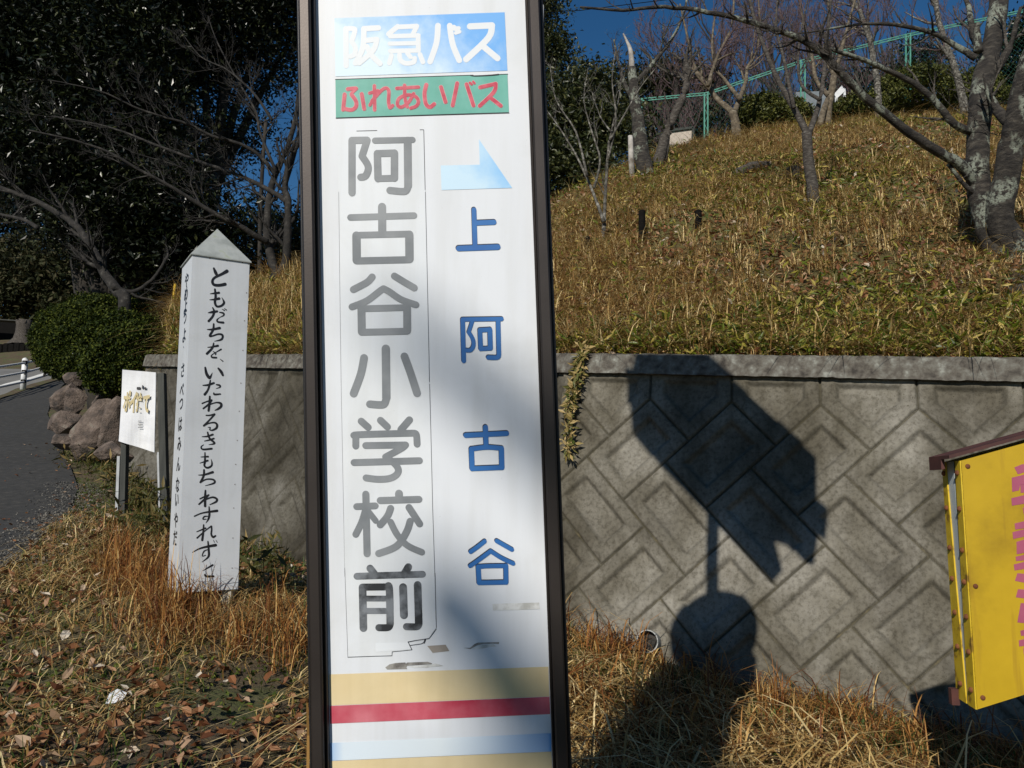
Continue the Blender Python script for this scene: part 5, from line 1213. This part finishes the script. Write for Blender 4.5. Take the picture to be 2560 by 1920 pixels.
# second bare tree behind the clipped bushes
b = ground_hit(310, 800); b = np.array([at(310, 770, 12)[0], 12, ground(at(310, 770, 12)[0], 12)]); T = Tree(42); Yb = 12
rt = tree_root('cherry_tree', b, 'bare leaning tree behind the clipped bushes')
Q, rd = T.limb([b] + LB([(312, 770), (295, 730), (265, 690), (235, 630), (195, 570), (140, 530), (60, 490), (-60, 450)], 12, .1), .11, .03, 10); T.sprout(Q, rd, 1.9, 3, (12, 6, 4), 0.2, lo=.35, minr=.003)
Q, rd = T.limb(LB([(280, 715), (330, 730), (380, 700), (420, 640)], 12, .1), .05, .02, 8); T.sprout(Q, rd, 1.4, 3, (7, 5, 3), 0.2, minr=.003)
Q, rd = T.limb(LB([(95, 570), (60, 550), (0, 536), (-80, 520)], 12, .1), .035, .02, 8); T.sprout(Q, rd, 1.2, 3, (7, 5, 3), 0.2, minr=.003)
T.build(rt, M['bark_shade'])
# big evergreens
def big(px, Y, blobs, lab, n_cl, per, seed, mat='leaf_dark', L=.12, tr=.3):
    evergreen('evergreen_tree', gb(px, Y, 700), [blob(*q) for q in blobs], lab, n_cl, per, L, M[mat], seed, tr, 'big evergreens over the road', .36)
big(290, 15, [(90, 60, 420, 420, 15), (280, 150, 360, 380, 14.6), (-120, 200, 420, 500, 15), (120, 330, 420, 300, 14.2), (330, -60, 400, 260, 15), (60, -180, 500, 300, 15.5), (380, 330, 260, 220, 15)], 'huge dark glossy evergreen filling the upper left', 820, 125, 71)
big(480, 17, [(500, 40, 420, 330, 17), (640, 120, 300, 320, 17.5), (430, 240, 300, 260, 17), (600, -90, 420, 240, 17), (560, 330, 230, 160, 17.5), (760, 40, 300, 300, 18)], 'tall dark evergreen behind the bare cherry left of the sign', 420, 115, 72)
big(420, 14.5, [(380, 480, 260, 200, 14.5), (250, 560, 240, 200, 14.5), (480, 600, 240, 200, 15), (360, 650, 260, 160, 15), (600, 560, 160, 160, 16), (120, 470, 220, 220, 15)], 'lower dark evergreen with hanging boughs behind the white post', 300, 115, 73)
big(700, 20, [(690, 640, 160, 180, 20), (560, 690, 220, 130, 19), (760, 600, 160, 200, 21)], 'dark evergreen low down behind the bank left of the sign', 130, 110, 75, 'leaf_far', .13)
for i, (px, Y, bl_, lab) in enumerate(((40, 38, [(30, 590, 260, 260, 38), (100, 700, 260, 200, 37), (-120, 620, 260, 300, 38), (10, 750, 200, 150, 36), (-100, 780, 240, 160, 36)], 'brownish woodland tree across the road at the left edge'), (190, 36, [(190, 680, 240, 240, 36), (260, 780, 200, 160, 35), (120, 760, 180, 160, 36)], 'dim woodland tree across the road behind the bushes'), (330, 40, [(330, 660, 260, 300, 40), (450, 720, 240, 220, 40)], 'dim woodland tree far behind the yellow cable guards'))):
    big(px, Y, bl_, lab, 230, 100, 80 + i, 'leaf_far', .3, .3)
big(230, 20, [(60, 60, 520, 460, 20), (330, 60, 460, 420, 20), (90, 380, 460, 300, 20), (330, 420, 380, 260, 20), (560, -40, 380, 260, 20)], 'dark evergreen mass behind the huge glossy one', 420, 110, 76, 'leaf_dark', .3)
# dark trunks in the wood
for i, (px, y0, y1, Y, wp, lab) in enumerate(((655, 760, 300, 15, 13, 'thin black trunk just left of the sign frame'), (410, 800, 380, 16, 22, 'dark trunk behind the bushes left of the white post'))):
    b = gb(px, Y, y0); rt = tree_root('dark_trunk', b, lab); T = Tree(90 + i)
    Q, rd = T.limb([b, at(px - 4, (y0 + y1) / 2, Y), at(px + 10, y1, Y)], px2m(wp / 2, Y), px2m(wp / 3, Y), 8); T.sprout(Q, rd, 2.0, 2, (8, 5), .2, lo=.4, minr=.004); T.build(rt, M['bark_dark'])

# clipped bushes and boulders
shrub(318, 890, 225, 222, 9.5, 'largest dark green clipped dome bush beside the notice', M['leaf_bush'], 44000, .042, 'clipped_bush', 'clipped dome bushes', 11, .72)
shrub(196, 872, 165, 190, 11.6, 'clipped dome bush squeezed between the two other domes', M['leaf_bush'], 30000, .042, 'clipped_bush', 'clipped dome bushes', 12, .72)
shrub(262, 800, 240, 128, 13.2, 'farthest clipped dome bush under the leaning bare tree', M['leaf_bush'], 28000, .045, 'clipped_bush', 'clipped dome bushes', 13, .72)
shrub(128, 848, 100, 165, 13.4, 'narrow clipped dome bush nearest the road', M['leaf_bush'], 18000, .045, 'clipped_bush', 'clipped dome bushes', 14, .72)
def boulder(px, py, wpx, hpx, Y, seed, lab, tilt=0.0, flat=.75):
    r = np.random.default_rng(seed); c = at(px, py, Y); import bmesh
    bm = bmesh.new(); v = r.normal(0, 1, (26, 3)); v /= np.linalg.norm(v, axis=1)[:, None]; v *= r.uniform(.82, 1.05, (26, 1))
    S = np.array([px2m(wpx / 2, Y), px2m(wpx / 2, Y) * flat, px2m(hpx / 2, Y)]) * 1.1
    ca, sa = math.cos(tilt), math.sin(tilt)
    for q in v:
        q = q * S; bm.verts.new((q[0] * ca + q[2] * sa, q[1], -q[0] * sa + q[2] * ca))
    bmesh.ops.convex_hull(bm, input=bm.verts)
    bmesh.ops.delete(bm, geom=[x for x in bm.verts if not x.link_faces], context='VERTS')
    bmesh.ops.triangulate(bm, faces=bm.faces)
    bmesh.ops.subdivide_edges(bm, edges=bm.edges, cuts=3, use_grid_fill=True)
    bmesh.ops.smooth_vert(bm, verts=bm.verts, factor=.12, use_axis_x=True, use_axis_y=True, use_axis_z=True)
    bm.verts.ensure_lookup_table(); bm.verts.index_update()
    V = np.array([x.co[:] for x in bm.verts]); V = V + (sines(V[:, 0] * 5, V[:, 2] * 5 + V[:, 1] * 3, .022, seed, 2.6, 4))[:, None] * V / (np.linalg.norm(V, axis=1)[:, None] + .05)
    Fc = [tuple(x.index for x in f.verts) for f in bm.faces]; bm.free()
    rt = empty('boulder', c - UP * S[2], lab, 'boulder', 'rough boulders below the bushes'); mk('stone', V + c, Fc, M['rock'], rt, False)
for q in ((160, 995, 75, 90, 10.3, 1, 'upper left boulder under the clipped bush'), (185, 1010, 60, 95, 10.0, 2, 'middle upright boulder between two others'), (168, 1060, 95, 65, 9.8, 3, 'rounded grey boulder at the path edge'), (232, 1075, 100, 170, 9.2, 4, 'largest pinkish boulder leaning under the bush', .35),
          (285, 1070, 70, 150, 8.9, 5, 'reddish boulder half behind the notice', .2), (165, 1105, 70, 45, 9.2, 6, 'lowest flat boulder at the path edge'), (300, 1130, 110, 60, 8.4, 7, 'flat grey boulder under the notice'), (190, 950, 60, 40, 11, 8, 'small pale boulder at the foot of the bush'), (262, 1010, 60, 50, 9.6, 9, 'pale boulder deep under the bush')): boulder(*q)

# utility pole with guy wires, stump and shelter
rt = empty('utility_pole', gb(505, 24), 'pale concrete utility pole behind the white post', 'utility pole')
b = np.array(rt.location); m = MB(); m.tube([b, at(503, 545, 24)], [.17, .13], 14); m.build('pole', M['pvc'], rt, True)
for k, (x0, y0, x1, y1) in enumerate(((427, 800, 438, 710), (432, 800, 448, 728))):
    m = MB(); a, c = at(x0, y0, 14), at(x1, y1, 14); m.tube([a, c], .022, 8); m.build('cable_guard', M['yellow_stripe'], rt); m = MB(); m.tube([c, at(505 - k * 10, 540, 20)], .006, 5); m.build('guy_wire', M['black_wood'], rt)
rt = empty('utility_pole', np.array([at(1352, 500, 24)[0], 24, 3]), 'white pole with a dark cap beside the upper right frame of the sign', 'utility pole')
b = np.array(rt.location); m = MB(); m.tube([b, at(1354, 12, 24)], [.1, .07], 12); m.build('pole', M['white_paint'], rt, True); m = MB(); m.tube([at(1354, 13, 24), at(1354, 5, 24)], .08, 12); m.build('cap', M['black_wood'], rt)
m = MB(); m.tube([at(1354, 45, 24), at(1372, 30, 24), at(1450, 26, 24), at(1900, -30, 24)], .012, 5); m.build('cable', M['black_wood'], rt)
sb = ground_hit(58, 852); Ys = sb[1]; rt = empty('tree_stump', sb, 'old weathered tree stump across the road', 'stump')
m = MB(); n = 18; r = np.random.default_rng(4); hs_ = px2m(52, Ys); rs = px2m(17, Ys); P = []
for k, (z, f) in enumerate(((-.2, 1.9), (.1, 1.35), (.4, 1.05), (.75, 1.0), (1.0, 1.05))):
    for a in range(n): P.append(sb + np.array([math.cos(6.283 * a / n), math.sin(6.283 * a / n), 0]) * rs * f * (1 + .16 * math.sin(a * 3.1) + r.normal(0, .03)) + UP * hs_ * z * (1 + (.06 * math.sin(a * 2) if k == 4 else 0)))
m.add(P, [(k * n + a, k * n + (a + 1) % n, (k + 1) * n + (a + 1) % n, (k + 1) * n + a) for k in range(4) for a in range(n)] + [tuple(4 * n + a for a in range(n))]); m.build('stump', M['bark'], rt, True)
rt = empty('lean_to', ground_hit(10, 856), 'low dark lean-to with a flat grey sheet roof beside the stump', 'shed'); Yl = Ys + .3
m = MB(); m.box(at(-20, 800, Yl), (1, 0, -.06), (0, 1, 0), (.06, 0, 1), px2m(74, Yl), .25, .02); m.build('sheet_roof', M['grey_wood'], rt)
for x in (-85, 45): m = MB(); m.bar(at(x, 870, Yl), at(x, 803, Yl), .1, .1); m.build('post', M['black_wood'], rt)
m = MB(); m.box(at(-20, 835, Yl + .9), (1, 0, 0), (0, 1, 0), (0, 0, 1), px2m(70, Yl), .04, px2m(34, Yl)); m.build('back_wall', M['black_wood'], rt)
kb = empty('stone_kerb', ground_hit(60, 882), 'dark mossy stone kerb along the far side of the road', 'kerb'); m = MB(); r = np.random.default_rng(9)
for x in range(-260, 130, 14):
    p = ground_hit(x, 886 - (x + 100) * .02); m.box(p + UP * .15, (1, 0, 0), (0, 1, 0), (0, 0, 1), px2m(7.5, p[1]) * r.uniform(.85, 1), .2, .22 * r.uniform(.8, 1.1), .03)
m.build('kerb_stones', M['black_wood'], kb)

# ------------------------------------------------------------------ vine down the bend of the wall
r = np.random.default_rng(15); rt = empty('creeping_vine', base_hit(1436, 1120), 'dry leafy vine hanging down the bend of the concrete wall', 'vine')
vp = [hit_plane(x, y, topR(0), FNR) + FNR * .02 for x, y in ((1462, 876), (1456, 905), (1450, 945), (1436, 985), (1428, 1040), (1424, 1110), (1422, 1150))]
m = MB(); m.tube(catmull(vp, np.linspace(0, 6, 25)), .005, 5); m.build('stem', M['bark'], rt)
P = []
for t in r.uniform(0, 5.6, 460): P.append(catmull(vp, [t])[0] + TW * r.normal(0, .015) + FNR * abs(r.normal(0, .02)) + UP * r.normal(0, .01))
V, Fc = leaves(np.array(P), r.uniform(.035, .075, len(P)), .3, r, np.tile(FNR, (len(P), 1)), .7); mk('leaves', V, Fc, M['vine'], rt)

# ------------------------------------------------------------------ ground cover
def stuff(name, parts, mat):
    V, Fc = merge(parts) if isinstance(parts, list) else parts
    o = mk(name, V, Fc, mat); tag(o, kind='stuff'); return o
r = np.random.default_rng(101)
def patchy(x, y, seed, f=1.2): return sines(x, y, 1.0, seed, f, 3)
# --- the slope
def hill_sample(n, pw=1.0, tmax=1.0):
    u = r.uniform(-.46, 1.0, n); t = r.uniform(0, 1, n) ** pw * tmax; P = hill_uv(u, t); return P[P[:, 1] > 2.5]
P = hill_sample(105000, 1.5); pt = patchy(P[:, 0], P[:, 1], 31); d = P[:, 1]
k = (pt > -.1 + r.normal(0, .25, len(P))); Pd = P[k]; sc = np.interp(Pd[:, 1], [4, 8, 20], [1, 1.1, 1.6])
stuff('dry_grass', [blades(Pd, r.gamma(4, .034, len(Pd)) * sc + .03, r.uniform(.003, .008, len(Pd)) * sc, r.uniform(.7, 2.2, len(Pd)), r, .1)], M['dry'])
# tussocks
C = hill_sample(2600, 1.5); C = C[patchy(C[:, 0], C[:, 1], 37, .9) > -.25]
n = 16; P = np.repeat(C, n, 0) + r.normal(0, .03, (len(C) * n, 3)) * [1, 1, 0]; hh = np.repeat(r.uniform(.16, .42, len(C)), n) * r.uniform(.4, 1.15, len(P))
stuff('dry_tussocks', [blades(P, hh, r.uniform(.003, .009, len(P)) * np.interp(P[:, 1], [4, 20], [1, 1.6]), r.uniform(.2, 1.9, len(P)), r, .12)], M['dry'])
# bamboo grass, thicker along the lip
P = hill_sample(90000, 1.7); W_ = walltop_u(P[:, 0] / P[:, 1]); dw = P[:, 1] - W_[:, 1]
k = (patchy(P[:, 0], P[:, 1], 45, 1.0) + 1.3 * np.exp(-dw / .5) + .35 * np.clip(P[:, 0] - 1.2, 0, 1) * np.exp(-dw / 1.2) > .3 + r.normal(0, .18, len(P))) | (r.uniform(0, 1, len(P)) < .16)
P = P[k] ; P[:, 2] += r.uniform(.0, .12, len(P)); sc = np.interp(P[:, 1], [4, 8, 20], [1, 1.15, 1.7])
stuff('bamboo_grass', [leaves(P, r.uniform(.05, .1, len(P)) * sc, .24, r, np.tile([0, -.25, .8], (len(P), 1)), .6)], M['sasa'])
P = hill_sample(50000, 1.4); P[:, 2] += r.uniform(.005, .05, len(P)); sc = np.interp(P[:, 1], [4, 20], [1, 1.7])
stuff('fallen_leaves', [leaves(P, r.uniform(.03, .07, len(P)) * sc, .55, r, np.tile([0, -.2, .9], (len(P), 1)), .6)], M['litter'])

# --- the lower ground: samples by world area, thinned with distance, kept off the path and out of the wall
eR = np.array(edgeR)[:, :2]
def on_path(x, y, margin=0.0):
    xe = np.interp(y, eR[:, 1], eR[:, 0]); return (x < xe + margin) & (y > eR[0, 1] - .2)
def lower(n, x0=-7, x1=4.5, y0=1.7, y1=10.5, near=0.0, path_margin=0.0, keep_path=False):
    x = r.uniform(x0, x1, n); y = y0 + (y1 - y0) * r.uniform(0, 1, n) ** (1 + near)
    aR = (x - C0[0]) * TW[0] + (y - C0[1]) * TW[1]; dR = (x - C0[0]) * NW[0] + (y - C0[1]) * NW[1]; dL = (x - C0[0]) * NL[0] + (y - C0[1]) * NL[1]; aL = (x - C0[0]) * TL[0] + (y - C0[1]) * TL[1]
    zg = gz_(x, y); hr = ZC + gz * aR - zg; hl_ = ZC + gl * aL - zg
    ok = np.where(aR > 0, dR > hr * BAT - .02, (dL > hl_ * BAT - .02) | (aL > LEND)) 
    ok &= np.abs(x / y) < .80
    if not keep_path: ok &= ~on_path(x, y, path_margin)
    return np.stack([x, y, zg], 1)[ok]
def wall_dist(P):
    aR = (P[:, 0] - C0[0]) * TW[0] + (P[:, 1] - C0[1]) * TW[1]; dR = (P[:, 0] - C0[0]) * NW[0] + (P[:, 1] - C0[1]) * NW[1] - (ZC + gz * aR - P[:, 2]) * BAT
    return np.where(aR > 0, dR, 9)
# moss and short green
P = lower(130000, near=.5); g = patchy(P[:, 0], P[:, 1], 51, 1.6); P = P[g > -.25 + r.normal(0, .25, len(P))]
stuff('moss', [leaves(P + [0, 0, .006], r.uniform(.014, .036, len(P)), .5, r, np.tile([0, 0, .6], (len(P), 1)), .9)], M['moss'])
P = lower(85000, near=.6); g = patchy(P[:, 0], P[:, 1], 53, 1.3); P = P[(g + (P[:, 0] > .2) * .35) > -.05 + r.normal(0, .25, len(P))]
stuff('green_grass', [blades(P, r.uniform(.03, .12, len(P)), r.uniform(.002, .006, len(P)), r.uniform(.2, 1.2, len(P)), r)], M['green'])
# brown leaf litter, heaviest at the lower left
P = lower(46000, near=.5); lw_ = np.where(P[:, 0] < .1, 1.0, .3) * np.exp(-np.maximum(P[:, 1] - 5.5, 0) / 1.5); g = patchy(P[:, 0], P[:, 1], 57, 1.1)
P = P[(r.uniform(0, 1, len(P)) < lw_) & (g > -.5 + r.normal(0, .2, len(P)))]; P[:, 2] += r.uniform(.006, .06, len(P))
stuff('leaf_litter', [leaves(P, np.minimum(r.gamma(5, .0072, len(P)) + .012, .062), r.uniform(.32, .7, len(P)), r, np.tile([0, 0, 1.2], (len(P), 1)), .55, .35, six=True)], M['litter'])
P = lower(6000, keep_path=True); P = P[on_path(P[:, 0], P[:, 1], .25)]; P = P[r.uniform(0, 1, len(P)) < np.exp(-np.abs(np.interp(P[:, 1], eR[:, 1], eR[:, 0]) - P[:, 0]) / .25)]
stuff('path_litter', [leaves(P + [0, 0, .03], r.uniform(.02, .05, len(P)), .55, r, np.tile([0, 0, 1.4], (len(P), 1)), .5, .3, six=True)], M['litter'])
# gravel grains along the path edge
P = lower(90000, -6, -1.2, 3.0, 8.0, 0, keep_path=True); dd = np.interp(P[:, 1], eR[:, 1], eR[:, 0]) - P[:, 0]; P = P[(r.uniform(0, 1, len(P)) < np.exp(-(dd / .22) ** 2)) ]
stuff('gravel', [leaves(P + [0, 0, .026], r.uniform(.006, .02, len(P)), .8, r, np.tile([0, 0, 1.0], (len(P), 1)), .7)], M['gravel'])
# tan mat of bent grass on the right and at the foot of the wall
P = lower(25000, -.6, 4.5, 1.7, 5.4, .3); g = patchy(P[:, 0], P[:, 1], 61, 1.5); P = P[g > -.35 + r.normal(0, .3, len(P))]; nd = np.clip(wall_dist(P) / 1.0, .45, 1)
stuff('bent_grass', [blades(P, (r.gamma(4, .05, len(P)) + .03) * nd, r.uniform(.003, .0105, len(P)), r.uniform(.7, 2.6, len(P)), r, .22)], M['dry'])
P = lower(9000, -.6, 4.5, 1.7, 5.4, .3); g = patchy(P[:, 0], P[:, 1], 67, 1.9); P = P[g > 0]; nd = np.clip(wall_dist(P) / 1.0, .45, 1)
stuff('red_grass', [blades(P, (r.gamma(4, .055, len(P)) + .03) * nd, r.uniform(.003, .009, len(P)), r.uniform(.3, 2.2, len(P)), r, .18)], M['dry_red'])
P = lower(30000, -.6, 4.5, 1.7, 5.4, .3); g = patchy(P[:, 0], P[:, 1], 69, 2.1); P = P[g > .0]
stuff('green_grass', [blades(P, r.uniform(.05, .17, len(P)), r.uniform(.003, .007, len(P)), r.uniform(.3, 1.6, len(P)), r)], M['green'])
P = lower(42000, -3.5, .2, 1.7, 7.5, .3); g = patchy(P[:, 0], P[:, 1], 63, 1.5); P = P[g + (P[:, 0] > -.9) * .5 > .22 + r.normal(0, .25, len(P))]
stuff('bent_grass', [blades(P, r.gamma(4, .026, len(P)) + .02, r.uniform(.002, .006, len(P)), r.uniform(.8, 2.4, len(P)), r, .2)], M['dry'])
# red-brown tussocks: against the wall, round the white post
P = lower(5200, -.2, 4.5, 3.0, 5.6); dW = wall_dist(P); C = P[(dW > 0) & (r.uniform(0, 1, len(P)) < .36 * np.exp(-dW / .5))]
n = 13; Q = np.repeat(C, n, 0) + r.normal(0, .03, (len(C) * n, 3)) * [1, 1, 0]; hh = np.repeat(r.uniform(.08, .42, len(C)), n) * r.uniform(.4, 1.1, len(Q))
stuff('red_tussocks', [blades(Q, hh, r.uniform(.0025, .008, len(Q)), r.uniform(.2, 1.6, len(Q)), r, .15)], M['dry_red'])
C = []
for (x, y, rx, n_) in ((330, 1450, 80, 44), (410, 1490, 80, 46), (480, 1560, 90, 24), (290, 1400, 50, 12), (560, 1585, 60, 8), (700, 1520, 60, 8), (640, 1600, 90, 10), (440, 1600, 130, 14), (730, 1640, 80, 12)):
    for _ in range(n_): C.append(ground_hit(x + r.normal(0, rx * .5), y + r.normal(0, 34)))
C = np.array(C); n = 15; Q = np.repeat(C, n, 0) + r.normal(0, .035, (len(C) * n, 3)) * [1, 1, 0]; hh = np.repeat(r.uniform(.12, .44, len(C)), n) * r.uniform(.35, 1.1, len(Q))
stuff('red_tussocks', [blades(Q, hh, r.uniform(.002, .006, len(Q)), r.uniform(.05, 1.3, len(Q)), r, .12)], M['dry_red'])
# weeds between the notice and the wall
C = np.array([ground_hit(x + r.normal(0, 30), y + r.normal(0, 25)) for x, y in ((340, 1250), (350, 1310), (290, 1200), (400, 1330), (250, 1180), (340, 1200), (200, 1150), (640, 1420)) for _ in range(11)])
n = 14; Q = np.repeat(C, n, 0) + r.normal(0, .05, (len(C) * n, 3)) * [1, 1, 0]; Q[:, 2] += r.uniform(0, .28, len(Q)) * np.repeat(r.uniform(.3, 1, len(C)), n)
stuff('weeds', [leaves(Q, r.uniform(.06, .14, len(Q)), .22, r, np.tile([0, -.2, .6], (len(Q), 1)), .7), blades(np.repeat(C, 5, 0) + r.normal(0, .05, (len(C) * 5, 3)) * [1, 1, 0], r.uniform(.1, .35, len(C) * 5), np.full(len(C) * 5, .004), r.uniform(0, .6, len(C) * 5), r)], M['weed'])
# long grass on the bank behind the white post
C = np.array([hill_uv([ray(x, 800)[0] / ray(x, 800)[1]], [r.uniform(.15, 1.0)])[0] for x in np.concatenate([r.uniform(610, 760, 110), r.uniform(400, 620, 60)])])
n = 14; Q = np.repeat(C, n, 0) + r.normal(0, .05, (len(C) * n, 3)) * [1, 1, 0]; hh = np.repeat(r.uniform(.2, .55, len(C)), n) * r.uniform(.5, 1.1, len(Q))
stuff('dry_tussocks', [blades(Q, hh, r.uniform(.005, .01, len(Q)), r.uniform(.2, 1.0, len(Q)), r, .12)], M['dry'])
# curled white leaf and fallen twigs lying at the lower left
for (x, y, L_, lab) in ((315, 1780, .075, 'large curled pale dead leaf on the moss at lower left'),):
    c = ground_hit(x, y) + UP * .065; rt = empty('dead_leaf', c, lab, 'leaf'); r2 = np.random.default_rng(3)
    V, Fc = leaves(np.array([c]), L_, .75, r2, np.array([[0, -.8, .8]]), .1, .5, six=True); mk('blade', V, Fc, M['white_ink'], rt)

# ------------------------------------------------------------------ leafless roadside tree behind the viewpoint; its limbs throw the soft shade on the sign
def off(px, py, dist): return sgn(px, py) + TOSUN * dist
T = Tree(95)
fork = off(1850, 1900, 20); tb = np.array([fork[0] + .5, fork[1] - 1.2, 0]); tb[2] = ground(tb[0], tb[1]) - .1
rt = tree_root('roadside_tree', tb, 'bare roadside tree outside the view whose limbs shade the bus stop sign')
T.limb([tb, tb * .5 + fork * .5 + [.1, 0, 0], fork], .2, .12, 10)
T.limb([fork, off(1700, 1550, 20.2), off(1480, 1230, 20), off(1300, 1060, 20), off(1160, 950, 20), off(1040, 850, 20), off(930, 800, 20)], .085, .035, 9)
T.limb([fork, off(1640, 1900, 19.5), off(1400, 1830, 19), off(1270, 1700, 19), off(1180, 1580, 19), off(1110, 1500, 19)], .1, .075, 9)
T.limb([off(1640, 1900, 19.5), off(1400, 1960, 19.5), off(1200, 1990, 19.5), off(1000, 1940, 19.5)], .04, .015, 8)
T.build(rt, M['bark'])
